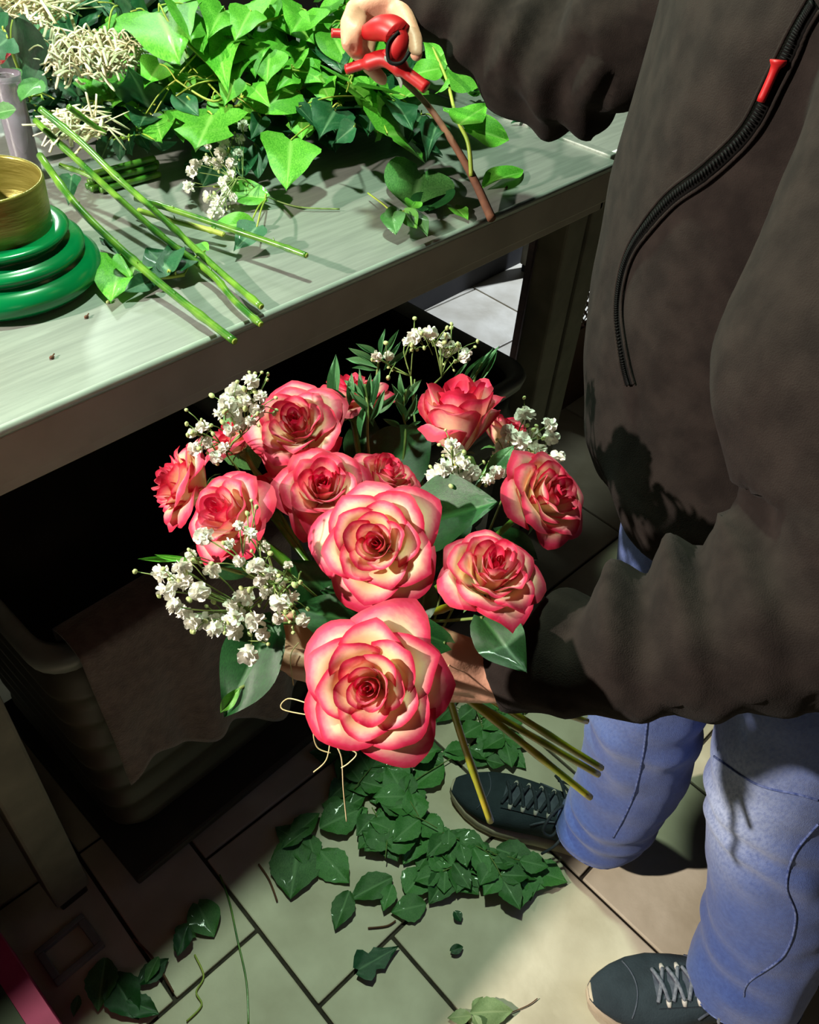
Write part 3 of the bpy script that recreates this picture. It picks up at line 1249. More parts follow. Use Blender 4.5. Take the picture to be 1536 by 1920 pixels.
# ------------------------------------------------------------------ roses
def petal_mesh(r, phi0, R, Ht, A, curl, inner, point, key):
    nu, nt = 12, 11
    verts, edge = [], []
    ph = r.uniform(0, 6)
    spir = r.uniform(.04, .10)
    for j in range(nt + 1):
        t = j / nt
        for i in range(nu + 1):
            s = -1 + 2 * i / nu
            tt = t * (1 - .24 * abs(s) ** 2.6 + point * (1 - abs(s)) ** 3 * .06)
            w = A * (0.30 + 0.70 * math.sin(min(1, tt * 1.2) * pi / 2)) * (1 - .22 * max(0, tt - .7) / .3)
            phi = phi0 + s * w
            rb = .05 + .05 * R
            rho = rb + (R - rb) * math.sin(min(1, tt) * pi / 2) ** .85
            c = max(0, (tt - .62) / .38)
            rho += curl * c * c + spir * s * R * tt
            z = Ht * (0.12 + .88 * tt) ** 1.0 - Ht * .12 - curl * .75 * c ** 2.4
            rho += curl * .30 * abs(s) ** 3 * tt
            z -= curl * .25 * abs(s) ** 4 * tt
            wv = 0.028 * R * tt * math.sin(ph + 4.2 * s + 3 * t) + 0.015 * R * math.sin(ph * 2 + 9 * s) * tt * tt
            rho += wv
            z += 0.03 * math.sin(ph + 5 * s) * tt * tt * (.4 + R)
            verts.append(V((rho * math.cos(phi), rho * math.sin(phi), z)))
            e = 1 - (1 - abs(s) ** 5) * (1 - t ** 6)
            edge.append(min(1, inner + (1 - inner * .6) * e * .92))
    faces = []
    for j in range(nt):
        for i in range(nu):
            a = j * (nu + 1) + i
            faces.append([a, a + 1, a + nu + 2, a + nu + 1])
    me = new_mesh('petal', verts, faces)
    set_attr(me, 'edge', edge)
    me.materials.append(MT['petal'])
    return me


def rose_template(seed, op):
    """op: 0 tight bud .. 1 fully open"""
    r = random.Random(seed)
    out = []
    lay = [(2, .045, 1.0, 2.0, .0, .42), (3, .11, 1.0, 1.5, .01, .36), (3, .19, 1.0, 1.25, .03, .30), (4, .30, .99, 1.05, .05, .22),
           (5, .44, .98, .92, .08 + .05 * op, .13), (5, .59 + .03 * op, .95 - .06 * op, .86, .12 + .08 * op, .06),
           (5, .74 + .05 * op, .90 - .13 * op, .88, .17 + .14 * op, .03),
           (5, .86 + .08 * op, .80 - .26 * op, .84, .20 + .18 * op, .02)]
    if op < .3:
        lay = [(2, .05, 1.0, 2.0, .0, .40), (3, .14, 1.05, 1.5, .01, .34), (3, .26, 1.08, 1.3, .02, .26), (3, .40, 1.10, 1.2, .04, .16),
               (4, .56, 1.10, 1.05, .07, .10), (4, .70, 1.06, 1.0, .11, .06), (3, .80, .96, .95, .17, .05), (2, .88, .74, .8, .34, .03)]
    off = r.uniform(0, 6)
    for li, (n, R, Hh, A, cu, inn) in enumerate(lay):
        off += 0.9
        for k in range(n):
            out.append(petal_mesh(r, off + 2 * pi * k / n + r.uniform(-.2, .2), R * r.uniform(.92, 1.05), Hh * (1.0 - .03 * max(0, 2 - li)) * r.uniform(.92, 1.06),
                                  A, cu * r.uniform(.8, 1.2), inn, r.uniform(.2, 1.3) if li > 4 else .2, 0))
    return out


RT = [rose_template(3, .95), rose_template(8, .6), rose_template(21, .15), rose_template(33, .75)]
cal = MB()
cal.lathe([(.0, -.16), (.06, -.15), (.13, -.08), (.16, 0), (.12, .05)], seg=14)
for k in range(5):
    a = 2 * pi * k / 5
    d = V((math.cos(a), math.sin(a), 0))
    s = V((-math.sin(a), math.cos(a), 0))
    n0 = len(cal.v)
    for t, wd, rr, z in ((0, .10, .14, 0), (.4, .11, .34, -.02), (.75, .06, .5, -.10), (1, .005, .6, -.22)):
        cal.v += [d * rr - s * wd + V((0, 0, z)), d * rr + s * wd + V((0, 0, z))]
    for q in range(3):
        cal.f.append([n0 + 2 * q, n0 + 2 * q + 1, n0 + 2 * q + 3, n0 + 2 * q + 2])
CALYX = cal.mesh('calyx')


BX = AXS.orthogonal().normalized()
BY = AXS.cross(BX)
TH = B - AXS * .055                      # where the stems enter the fist on the thumb side


def bundle(k):
    """place of stem k in the cross-section of the gathered bundle"""
    r_ = min(.0165, .0043 * math.sqrt(k + .3))
    return BX * (r_ * math.cos(k * 2.39996)) + BY * (r_ * math.sin(k * 2.39996))


def stem_path(p0, end, k):
    o = bundle(k)
    a = TH + o * 1.15
    return spline([p0, p0.lerp(a, .5) + (a - p0).length * V((0, 0, -.06)), a, B + o, (B + o).lerp(end, .5), end], 7)


THIN = [14]


def to_grip(p):
    """path of a thin stem from p into the bundle"""
    THIN[0] += 1
    o = bundle(THIN[0])
    back = RM @ V((0, 0, 1))
    return [p, p.lerp(TH, .45) + back * .022, TH + o * 1.1, B + o]


def rose(u, v, px, d, aim, tmpl, label, k, end=None, squash=1.0, spin=0.0, stemmat='stem', tone=.5):
    """centre pixel, diameter in pixels, depth along the view axis, facing direction (camera space right, up, towards viewer)"""
    c = P(u, v, d)
    R = px / 2 * d / FPX / 1.12
    ax = (RM @ V((aim[0], -aim[1], -aim[2]))).normalized()
    base = c - ax * (R * .62)
    root = thing('rose', label, 'rose', base, 'roses in the hand-tied bouquet')
    q = ax.to_track_quat('Z', 'Y').to_matrix().to_4x4()
    M = Matrix.Translation(base) @ q @ Matrix.Rotation(spin, 4, 'Z') @ Matrix.Diagonal((R, R, R * 1.12 * squash, 1))
    for me in RT[tmpl]:
        o = obj('petal', me, None, root)
        o.matrix_basis = M
        o.color = (tone, tone, tone, 1)
    o = obj('calyx', CALYX, MT['calyx'], root)
    o.matrix_basis = M
    if end is None:
        end = P(1010 + 14 * (k % 5), 1225 + 9 * (k % 4), .86 + .01 * k)
    pts = stem_path(base - ax * (R * .1), end, k)
    r0 = .0028
    rad = [r0 + .0009 * (i / len(pts)) + (.0006 if i % 6 == 0 else 0) for i in range(len(pts))]
    MB().tube(pts, rad, 8).build('stem', MT[stemmat], root)
    return root


roses = [
    (692, 1290, 268, .525, (-.16, .10, 1.0), 0, 'largest pink and cream rose, fully open, lowest in the bouquet above the hand', None, .95, 0.4),
    (706, 1020, 226, .625, (-.16, .16, 1.0), 0, 'open cream rose with pink rims at the heart of the bouquet', (1107, 1495, .86), 1.0, 2.2),
    (606, 913, 184, .678, (.10, .42, .9), 3, 'deep pink rose between the central cream rose and the rose beside the bench', (1128, 1440, .87), 1.1, 1.1),
    (556, 795, 196, .712, (-.12, .38, .95), 3, 'pink rose with a pale heart, towards the bench above the deep pink one', (1122, 1452, .885), 1.05, 0.2),
    (726, 890, 140, .715, (.35, .6, .5), 1, 'half hidden rose tucked behind the deep pink and cream roses', None, 1.1, 0.7),
    (860, 800, 190, .735, (-.06, .93, .36), 2, 'red-rimmed rosebud standing upright beside the baby\'s breath and narrow leaves', (1100, 1352, .90), 1.5, 1.9),
    (1030, 930, 188, .700, (.58, .35, .75), 1, 'pink and cream rose leaning towards the black jacket', None, 1.15, 2.8),
    (920, 1078, 192, .630, (.14, .62, .78), 1, 'rose with a vivid pink heart just above the sleeve and hand', (920, 1540, .83), 1.4, 0.9),
    (428, 965, 176, .655, (-.45, .35, .80), 1, 'red rose half covered by baby\'s breath, beside the outermost rose', None, 1.3, 1.4),
    (338, 905, 176, .705, (-.85, .30, .42), 1, 'outermost rose seen from its side, facing the tub', None, 1.2, 0.3),
    (655, 738, 160, .775, (-.1, .85, .45), 1, 'pink rose hidden behind narrow green leaves at the back', None, 1.1, 0.1),
    (432, 815, 134, .765, (-.5, .7, .3), 1, 'small red rose buried in baby\'s breath next to the bench', None, 1.0, 2.0),
    (952, 813, 124, .815, (.4, .75, .3), 2, 'pale pink rose peeping out behind the upright rosebud', None, 1.0, 1.0),
    (490, 935, 132, .735, (-.2, .5, .6), 2, 'dark red rose deep between the others with only its side showing', None, 1.0, .5),
]
for k, (u, v, px, d, aim, tm, lab, en, sq, sp) in enumerate(roses):
    rose(u, v, px, d, aim, tm, lab, k, P(*en) if en else None, sq, sp, 'stemy' if en else 'stem', (.34, .26, .72, .55, .6, .7, .45, .38, .6, .5, .6, .75, .4, .9)[k])

# ------------------------------------------------------------------ baby's breath
FLO = []
for vv in range(3):
    r_ = random.Random(vv + 40)
    mb = MB()
    NP = 26
    for k in range(NP):
        zz = 1 - 1.75 * (k + .5) / NP
        an = k * 2.39996
        n = V((math.sqrt(max(0, 1 - zz * zz)) * math.cos(an), math.sqrt(max(0, 1 - zz * zz)) * math.sin(an), zz))
        a = n.orthogonal().normalized()
        b = n.cross(a)
        th = r_.uniform(0, pi)
        sx = a * math.cos(th) + b * math.sin(th)
        sy = n.cross(sx)
        wd = r_.uniform(.30, .42)
        tp = r_.uniform(.85, 1.08)
        n0 = len(mb.v)
        for q, (rad, w2, bend) in enumerate(((.25, .4, 0), (.65, 1.0, .06), (tp, .8, .2))):
            for s in (-1, 0, 1):
                mb.v.append(n * (rad - .06 * abs(s) * (q == 2)) + sx * (s * wd * w2) + sy * (bend + .10 * (1 - abs(s))))
        for q in range(2):
            for c in range(2):
                o_ = n0 + q * 3 + c
                mb.f.append([o_, o_ + 1, o_ + 4, o_ + 3])
    mb.ball((0, 0, 0), .5, 8, 6)
    FLO.append(mb.mesh('floret', True))
    FLO[-1].materials.append(MT['gyp'])
BUD = MB().ball((0, 0, 0), (.8, .8, 1.1), 8, 6).mesh('bud')
BUD.materials.append(MT['bud'])


def sprig(label, hub, flo, root_pts, group, buds=0, spread=.03, rnd=None, fr=1.3):
    """hub point, floret positions (point, radius); thin branched stems run from the hub to every floret"""
    rnd = rnd or random
    hub = V(hub)
    t = thing('babys_breath', label, 'flower', hub, group)
    st = MB()
    if root_pts:
        st.tube(spline(list(root_pts) + [hub], 6), .0011, 6)
    cen = V((0, 0, 0))
    for p, r in flo:
        cen += p
    cen /= len(flo)
    forks = [hub.lerp(cen, .35) + V([rnd.uniform(-spread, spread) * .5 for _ in range(3)]) for _ in range(4)]
    for f in forks:
        st.tube([hub, hub.lerp(f, .5) + V((0, 0, .003)), f], .0009, 5)
    pts = []
    for p, r in flo:
        f = min(forks, key=lambda q: (q - p).length)
        st.tube(spline([f, f.lerp(p, .6) + V([rnd.uniform(-.006, .006) for _ in range(3)]), p], 3), .00062, 5)
        o = obj('floret', rnd.choice(FLO), None, t)
        o.matrix_basis = Matrix.Translation(p) @ Matrix.Rotation(rnd.uniform(0, 6), 4, V((rnd.random(), rnd.random(), 1)).normalized()) @ Matrix.Diagonal((r * fr, r * fr, r * fr * rnd.uniform(.85, 1.1), 1))
        pts.append(p)
    for k in range(buds):
        a = rnd.choice(pts)
        p = a + V([rnd.uniform(-spread, spread) * .5 for _ in range(3)])
        f = min(forks, key=lambda q: (q - p).length)
        m_ = f.lerp(a, .7)
        st.tube([m_, m_.lerp(p, .6) + V((0, 0, .002)), p], .0005, 4)
        r = rnd.uniform(.0015, .0028)
        o = obj('bud', BUD, None, t)
        o.matrix_basis = Matrix.Translation(p) @ Matrix.Rotation(rnd.uniform(0, 6), 4, 'X') @ Matrix.Diagonal((r, r, r, 1))
    st.build('stem', MT['gypstem'], t)
    return t


rg = random.Random(77)


def fl(lst, d, jit=.012, rpx=14):
    out = []
    for q in lst:
        u, v = q[0], q[1]
        r = (q[2] if len(q) > 2 else rpx)
        dd = d + rg.uniform(-jit, jit)
        out.append((P(u, v, dd), r * dd / FPX))
    return out


GG = 'baby\'s breath sprigs in the bouquet'
sprig('baby\'s breath with many fluffy white heads hanging below the outer roses', P(520, 1110, .68),
      fl([(303, 1076), (313, 1108, 15), (340, 1066, 15), (358, 1040, 9), (374, 1108, 16), (346, 1092), (330, 1090, 11), (396, 1070, 14), (326, 1136, 13),
          (345, 1150, 13), (362, 1166, 13), (385, 1164, 15), (402, 1180, 13), (408, 1166, 14), (437, 1160, 15), (440, 1186, 14), (432, 1135, 11), (456, 1120, 17),
          (478, 1166, 16), (492, 1190, 11), (465, 1228, 16), (450, 1150, 10)], .625), [B, P(640, 1190, .70)], GG, 26, .03, rg)
sprig('baby\'s breath in front of the red rose facing the tub', P(560, 1090, .66),
      fl([(382, 1006, 15), (430, 1020, 9), (480, 1062, 16), (524, 1130, 16), (545, 1122, 14), (500, 1110, 12), (508, 1075, 11), (448, 1052, 10), (528, 1090, 9), (470, 1000, 11),
          (447, 985, 8), (496, 1025, 9), (488, 1090, 10), (522, 1160, 10), (568, 1162, 11), (540, 1060, 8)], .615), [B, P(660, 1170, .70)], GG, 34, .032, rg)
sprig('baby\'s breath at the bench side around the small red rose', P(424, 850, .716),
      fl([(470, 714, 13), (441, 735, 15), (425, 757, 14), (458, 752, 12), (482, 768, 13), (440, 775, 13), (424, 750, 11), (432, 806, 12), (380, 800, 11), (366, 842, 12),
          (405, 858, 11), (386, 830, 10), (455, 795, 11), (488, 744, 11), (410, 775, 9), (420, 840, 10), (470, 790, 9), (360, 812, 8)], .672, .008), [B, P(600, 1080, .775)], GG, 40, .032, rg)
sprig('airy baby\'s breath rising above the upright rosebud and narrow leaves', P(775, 765, .805),
      fl([(805, 625, 13), (776, 632, 11), (838, 655, 12), (852, 650, 11), (872, 667, 12), (764, 640, 8), (706, 668, 9), (729, 667, 8), (835, 632, 8), (787, 625, 9), (826, 646, 7)], .79),
      [B, P(800, 1000, .77)], GG, 34, .034, rg)
sprig('baby\'s breath cluster under the upright rosebud beside the big dark leaf', P(870, 930, .73),
      fl([(850, 850, 17), (832, 878, 14), (865, 905, 17), (846, 890, 14), (886, 886, 14), (812, 896, 15), (846, 832, 10), (868, 868, 12), (838, 912, 10), (930, 886, 12), (915, 900, 10)], .690),
      [B, P(840, 1060, .72)], GG, 14, .026, rg)
sprig('dense creamy baby\'s breath between the rosebud and the rose by the jacket', P(955, 905, .775),
      fl([(986, 778, 16), (1030, 796, 12), (1034, 820, 13), (975, 826, 16), (1006, 846, 17), (1046, 856, 12), (945, 838, 15), (960, 860, 16), (990, 868, 15), (1020, 866, 14), (935, 860, 13),
          (955, 812, 13), (980, 850, 14), (1000, 880, 12), (940, 880, 12), (970, 885, 13), (1000, 815, 12)], .752, .010),
      [B, P(880, 1080, .73)], GG, 26, .03, rg)

# ------------------------------------------------------------------ bouquet foliage
def bleaf(label, base, tip, wr, kind, mk, nh=None, cat='leaf', group='green leaves in the bouquet', stem=True, var=None):
    b, tp = P(*base), P(*tip)
    t = thing('bouquet_leaf', label, cat, b, group)
    leaf(b, tp, wr, kind, mk, t, nh if nh is not None else (EYE - b).normalized() + V((0, 0, .25)), 'blade', var, rg, .12)
    if stem:
        MB().tube(spline(to_grip(b), 5), .0013, 6).build('stem', MT['gypstem'], t)
    return t


NF = (EYE - P(800, 1000, .7)).normalized()
bleaf('big dark pointed leaf beside the central cream rose', (775, 985, .70), (934, 942, .655), .80, 'round', 'boxleaf', NF + V((.0, .35, .1)), var=0)
bleaf('dark leaf lying under the big pointed leaf and the vivid rose', (790, 930, .722), (855, 1075, .690), .9, 'round', 'boxleaf', NF, var=1)
bleaf('broad dark leaf behind the half hidden rose', (700, 905, .775), (808, 800, .775), .85, 'round', 'boxleaf', NF + V((0, .2, .4)), var=2)
bleaf('dark leaf standing by the stems of the narrow sprig', (680, 880, .80), (690, 770, .795), .7, 'round', 'boxleaf', NF)
bleaf('long dark leaf drooping over the brown towel', (512, 1170, .650), (420, 1345, .654), .62, 'round', 'boxleaf', NF + V((-.3, .2, 0)), var=1)
bleaf('dark leaf below the vivid rose resting on the sleeve', (905, 1158, .630), (986, 1258, .592), .66, 'round', 'boxleaf', NF)
bleaf('dark leaf between the central rose and the lowest rose', (745, 1128, .678), (600, 1108, .672), .6, 'round', 'boxleaf', NF)
bleaf('shaded leaf under the hanging baby\'s breath', (640, 1140, .69), (545, 1050, .68), .7, 'round', 'boxleaf', NF)
bleaf('dark leaf between the lowest rose and the vivid rose', (790, 1160, .640), (800, 1075, .650), .6, 'round', 'boxleaf', NF)
bleaf('shaded leaf behind the hand and the lowest rose', (690, 1170, .665), (545, 1140, .655), .6, 'round', 'boxleaf', NF)
bleaf('leaf just above the thumb behind the lowest rose', (835, 1205, .630), (690, 1150, .620), .45, 'round', 'boxleaf', NF)
bleaf('small leaf glinting between the rosebud and creamy baby\'s breath', (910, 895, .722), (965, 835, .716), .42, 'narrow', 'ruscus', NF)
bleaf('bright leaf edge below the drooping dark leaf', (450, 1290, .648), (412, 1338, .648), .4, 'narrow', 'ivy', NF)
bleaf('leaf under the rose leaning to the jacket', (930, 1000, .735), (1010, 1050, .735), .6, 'round', 'boxleaf', NF)
bleaf('leaf behind the outermost rose and baby\'s breath', (480, 880, .805), (420, 770, .805), .7, 'rose', 'roseleaf', NF)
bleaf('leaf behind the red rose facing the tub', (480, 1050, .70), (380, 1075, .685), .5, 'round', 'boxleaf', NF)


def narrow_sprig(label, path, leaves, d, wr=.2, mk='ruscus'):
    t = thing('narrow_leaf_sprig', label, 'sprig', P(path[0][0], path[0][1], d), 'narrow leaved sprigs in the bouquet')
    pts = [P(u, v, d) for u, v in path]
    MB().tube(spline(to_grip(pts[0])[::-1] + pts[1:], 5), .0012, 6).build('stem', MT['gypstem'], t)
    for bu, bv, tu, tv in leaves:
        dd = d + rg.uniform(-.012, .012)
        leaf(P(bu, bv, dd), P(tu, tv, dd + rg.uniform(-.02, .01)), wr * rg.uniform(.85, 1.15), 'narrow', mk, t, NF, 'leaf', None, rg, .3)
    return t


narrow_sprig('sprig of narrow leaves fanned out behind the roses near the bench edge', [(700, 780), (705, 720), (712, 660)],
             [(708, 690, 648, 672), (708, 684, 655, 652), (712, 672, 668, 644), (714, 668, 722, 616), (716, 674, 748, 618), (722, 690, 752, 640),
              (706, 695, 660, 690), (720, 694, 768, 655)], .825)
narrow_sprig('sprig of narrow leaves standing in front of the hidden pink rose', [(690, 830), (690, 770), (684, 720)],
             [(625, 770, 630, 664), (684, 750, 645, 712), (686, 755, 672, 690), (690, 760, 695, 700), (694, 770, 712, 690), (690, 780, 660, 735), (694, 790, 722, 730),
              (690, 740, 700, 800), (684, 760, 676, 820), (648, 745, 622, 728), (696, 780, 748, 735), (655, 760, 660, 700)], .735, .22)
narrow_sprig('sprig of blade-like leaves pointing to the bench end beside the rosebud', [(880, 760), (890, 710), (905, 680)],
             [(885, 712, 938, 646), (880, 715, 925, 650), (898, 718, 932, 660), (870, 710, 905, 668), (850, 712, 880, 676), (890, 720, 895, 680)], .805, .13)
narrow_sprig('sprig of fine greenery between the narrow leaves and the rosebud', [(760, 820), (755, 770), (762, 730)],
             [(760, 790, 742, 745), (760, 790, 782, 740), (755, 770, 770, 720), (756, 775, 735, 720), (762, 750, 790, 712), (760, 745, 748, 700),
              (762, 780, 800, 760), (750, 800, 718, 785), (765, 800, 790, 790), (752, 760, 728, 748)], .775, .26)
narrow_sprig('curling narrow leaf reaching out over the dark tub', [(400, 1060), (370, 1055), (340, 1050)],
             [(340, 1050, 258, 1048), (372, 1052, 290, 1040)], .68, .14, 'ivy')

# raffia tie with loose threads
t = thing('raffia_tie', 'pale raffia binding with loose threads hanging below the lowest rose', 'raffia', B)
mb = MB()
xx = AXS.orthogonal().normalized()
yy = AXS.cross(xx)
mb.tube([B - AXS * .03 + (xx * math.cos(a * .4) + yy * math.sin(a * .4)) * .021 + AXS * (a * .0004) for a in range(64)], .0012, 5)
mb.build('binding', MT['raffia'], t)
for path in ([(640, 1360, .60), (600, 1345, .60), (530, 1330, .61), (540, 1310, .61), (575, 1318, .60)],
             [(620, 1300, .60), (590, 1360, .59), (594, 1400, .59), (620, 1412, .59)], [(625, 1390, .58), (640, 1420, .58), (644, 1480, .585), (650, 1540, .59)],
             [(620, 1385, .58), (612, 1425, .58), (588, 1448, .58)], [(635, 1398, .58), (668, 1412, .58), (655, 1430, .58), (640, 1440, .58)],
             [(550, 1285, .655), (545, 1230, .65), (560, 1205, .655)], [(800, 1330, .60), (830, 1270, .64), (868, 1200, .655)]):
    MB().tube(spline([P(*q) for q in path], 6), .0005, 5).build('thread', MT['raffia'], t)

# ------------------------------------------------------------------ green stand with gold cup, glass tube
ctr = AZ(10, 525, ZT)
t = thing('cup_stand', 'glossy green stepped round stand holding a gold cup on the bench', 'stand', ctr)
prof = [(0.0, .001), (.085, .001), (.105, .008), (.115, .025), (.113, .042), (.104, .056), (.094, .062), (.094, .066), (.099, .072), (.099, .080), (.092, .088),
        (.078, .092), (.077, .098), (.082, .104), (.086, .112), (.080, .117), (.068, .118), (.062, .112), (.062, .10), (.0, .10)]
MB().lathe([(a_, b_ * .58) for a_, b_ in prof], ctr, 64).build('base', MT['greenplastic'], t)
MB().lathe([(.060, .060), (.0685, .061), (.0695, .09), (.0705, .120), (.0695, .123), (.0675, .123), (.0665, .12), (.0655, .09), (.063, .068), (.0, .068)], ctr, 56).build('cup', MT['gold'], t)
gp = AZ(56, 332, ZT)
t = thing('glass_tube', 'clear glass tube standing behind the gold cup', 'vase', gp)
MB().lathe([(0, .002), (.017, .002), (.019, .01), (.019, .13), (.0215, .14), (.0205, .14), (.0175, .13), (.0175, .012), (0, .008)], gp, 32).build('tube', MT['glass'], t)


# ------------------------------------------------------------------ cut stems on the bench
def cut_stem(label, pts, r=.0046, m_='stem', group='cut rose stems on the bench'):
    w_ = [AZ(u, v, ZT + h) for u, v, h in pts]
    pp = spline(w_, 8)
    t = thing('cut_stem', label, 'stem', pp[-1], group)
    rad = [r * (1.25 if i % 11 == 5 else 1.0) * (1.0 - .12 * i / len(pp)) for i in range(len(pp))]
    MB().tube(pp, rad, 10).build('stalk', MT[m_], t)
    end = pp[-1]
    d = (pp[-1] - pp[-2]).normalized()
    MB().tube([end, end + d * .0012], [rad[-1] * .9, rad[-1] * .7], 10).build('cut_face', MT['ivystem'], t)
    for k in (8, 17, 24):
        if k < len(pp) - 2:
            q = pp[k]
            MB().tube([q, q + V((rg.uniform(-.004, .004), rg.uniform(-.004, .004), .007))], [.0018, .0003], 6).build('thorn', MT['stem'], t)
    return t


cut_stem('cut green stem reaching over the bench edge beside the green stand', [(75, 292, .06), (146, 388, .045), (250, 488, .03), (333, 558, .018), (440, 640, .012)], .0050)
cut_stem('cut green stem ending just short of the bench edge, with a wet tip', [(75, 204, .12), (150, 265, .09), (217, 330, .06), (290, 395, .04), (400, 498, .02), (490, 575, .012)])
cut_stem('cut stem with a brownish peeled end overhanging the bench edge', [(66, 226, .098), (164, 318, .062), (296, 437, .030), (394, 512, .018), (438, 562, .014), (489, 608, .012)], .0044)
cut_stem('cut green stem splayed apart from the others across bare steel', [(255, 372, .03), (330, 395, .035), (450, 435, .035), (515, 457, .035), (575, 479, .034)], .0042)
cut_stem('pale cut stem under the splayed one', [(260, 395, .02), (330, 415, .02), (395, 432, .018), (420, 440, .016)], .004, 'ivystem')
cut_stem('short green stem by the gold cup', [(112, 310, .05), (150, 322, .045), (176, 334, .04)], .0036)
cut_stem('short green stem under the dry straw', [(128, 200, .13), (160, 224, .11), (196, 250, .09)], .0040)
sa, sb = AZ(186, 366, ZT), AZ(302, 334, ZT)
sdir = (sb - sa).normalized()
sper = V((-sdir.y, sdir.x, 0))
for k, (col, row) in enumerate(((0, 0), (1, 0), (2, 0), (.5, 1), (1.5, 1), (2.5, 0.9), (1, 2), (3.1, 0))):
    q = sper * (.0112 * col) + V((0, 0, .0062 + .0098 * row))
    a, b = sa + q + sdir * rg.uniform(-.012, .012), sb + q + sdir * rg.uniform(-.022, .012)
    pp = spline([a, a.lerp(b, .5), b], 8)
    t = thing('cut_stem', 'stub in the bundle of cut stems lying under the long stems', 'stem', pp[-1], 'bundle of cut stem stubs')
    MB().tube(pp, [.0046] * len(pp), 10).build('stalk', MT['stem'], t)
    MB().tube([b, b + sdir * .0012], [.0041, .0032], 10).build('cut_face', MT['ivystem'], t)

# loose baby's breath on the bench
gl = [(456, 235), (450, 262, 9), (421, 267, 12), (412, 287, 12), (416, 250, 8), (390, 275, 7), (367, 308, 12), (360, 322, 12), (388, 300, 9), (408, 305, 12), (434, 308, 12), (433, 330, 12),
      (421, 342, 12), (354, 350, 12), (391, 370, 12), (412, 376, 13), (437, 370, 9), (400, 400, 12), (413, 398, 9), (446, 287, 10), (424, 358, 10), (403, 385, 10)]
fl2 = []
for q in gl:
    p = AZ(q[0], q[1], ZT + max(.012, .075 * (420 - q[1]) / 180))
    dd = (p - EYE).dot(RM @ V((0, 0, 1)))
    fl2.append((p, (q[2] if len(q) > 2 else 11) * .8 * dd / FPX))
sprig('loose baby\'s breath sprig lying on the steel below the ivy', AZ(470, 345, ZT + .03), fl2, [AZ(637, 392, ZT + .004), AZ(560, 388, ZT + .006), AZ(500, 368, ZT + .01)], 'loose baby\'s breath on the bench', 26, .025, rg)


# ------------------------------------------------------------------ ivy
def hp(v):
    return .015 + .165 * max(0, min(1, (350 - v) / 350))


STRAWS = ((AZ(182, 145, ZT + .105), .095, .075), (AZ(60, 50, ZT + .14), .12, .08))


def under_straw(u, v, h):
    """point on the pixel's ray at height h above the bench, kept below a straw heap lying there"""
    p = AZ(u, v, ZT + h)
    for c, r, top in STRAWS:
        if (p.xy - c.xy).length < r and h > top:
            return V((p.x, p.y, ZT + max(.008, top - (h - top) * .3)))
    return p


def ivy_branch(label, stem, leaves, mk='ivy', sm='ivystem', r=.0026, group='ivy branches heaped on the bench', extra=0.0):
    sp = [under_straw(u, v, h) for u, v, h in stem]
    pp = spline(sp, 7)
    t = thing('ivy_branch', label, 'branch', pp[0], group)
    mb = MB()
    mb.tube(pp, [r * (1 - .5 * i / len(pp)) for i in range(len(pp))], 8)
    lv = []
    for L_ in leaves:
        bu, bv, tu, tv, wr, kind = L_[:6]
        mk2 = L_[6] if len(L_) > 6 and L_[6] else mk
        hb = L_[7] if len(L_) > 7 else hp(bv) + rg.uniform(-.01, .015) + extra
        ht = L_[8] if len(L_) > 8 else max(.004, hb - rg.uniform(.005, .03))
        hb, ht = max(.014, hb), max(.015, ht)
        b, tp = under_straw(bu, bv, hb), under_straw(tu, tv, ht)
        near = min(pp, key=lambda q: (q - b).length)
        if (near - b).length < .14:
            mb.tube(spline([near, near.lerp(b, .5) + V((0, 0, .006)), b], 4), .0012, 6)
        lv.append((b, tp, wr, kind, mk2))
    mb.build('stem', MT[sm], t)
    for b, tp, wr, kind, mk2 in lv:
        leaf(b, tp, wr, kind, mk2, t, None, 'leaf', None, rg, .35)
    return t


ivy_branch('ivy branch whose leaves fan out in front of the dry straw', [(440, 190, .10), (400, 130, .13), (330, 60, .17), (300, 10, .19)],
           [(298, 22, 335, 112, .75, 'ivy'), (372, 18, 380, 92, .55, 'ivy'), (408, 165, 305, 118, .62, 'round'), (283, 168, 302, 258, .62, 'ivy'), (400, 60, 425, 150, .55, 'ivy'),
            (330, 180, 372, 215, .7, 'round', 'ivydark'), (350, 100, 322, 60, .6, 'ivy')])
ivy_branch('ivy branch with a yellow-green stem running up to the red secateurs', [(650, 85, .13), (600, 70, .135), (540, 55, .14), (450, 45, .15), (400, 40, .15)],
           [(450, 48, 385, 12, .7, 'ivy'), (468, 70, 478, 130, .8, 'ivy'), (540, 78, 520, 135, .8, 'round'), (560, 85, 600, 130, .7, 'ivy'), (505, 100, 500, 160, .9, 'ivy'),
            (590, 60, 560, 5, .7, 'ivy'), (610, 70, 640, 128, .8, 'round', 'ivydark'), (500, 50, 470, 5, .7, 'ivy')])
ivy_branch('ivy branch curving along the steel towards the cut brown twig', [(672, 238, .05), (630, 225, .06), (595, 205, .07), (550, 170, .09), (480, 145, .10)],
           [(555, 172, 475, 205, .95, 'round'), (550, 180, 545, 240, .6, 'ivy', 'ivydark'), (546, 262, 538, 352, .8, 'ivy'), (480, 145, 455, 185, .7, 'ivy'), (530, 160, 560, 120, .7, 'ivy'),
            (640, 215, 660, 175, .6, 'ivy'), (600, 230, 570, 262, .5, 'ivy')])
ivy_branch('ivy branch hanging low over the loose baby\'s breath', [(455, 195, .09), (420, 210, .085), (390, 222, .08), (350, 180, .11)],
           [(398, 215, 366, 285, .9, 'lobed'), (405, 220, 465, 250, .6, 'round', 'ivydark'), (335, 215, 345, 265, .7, 'ivy'), (425, 205, 460, 215, .8, 'ivy')])
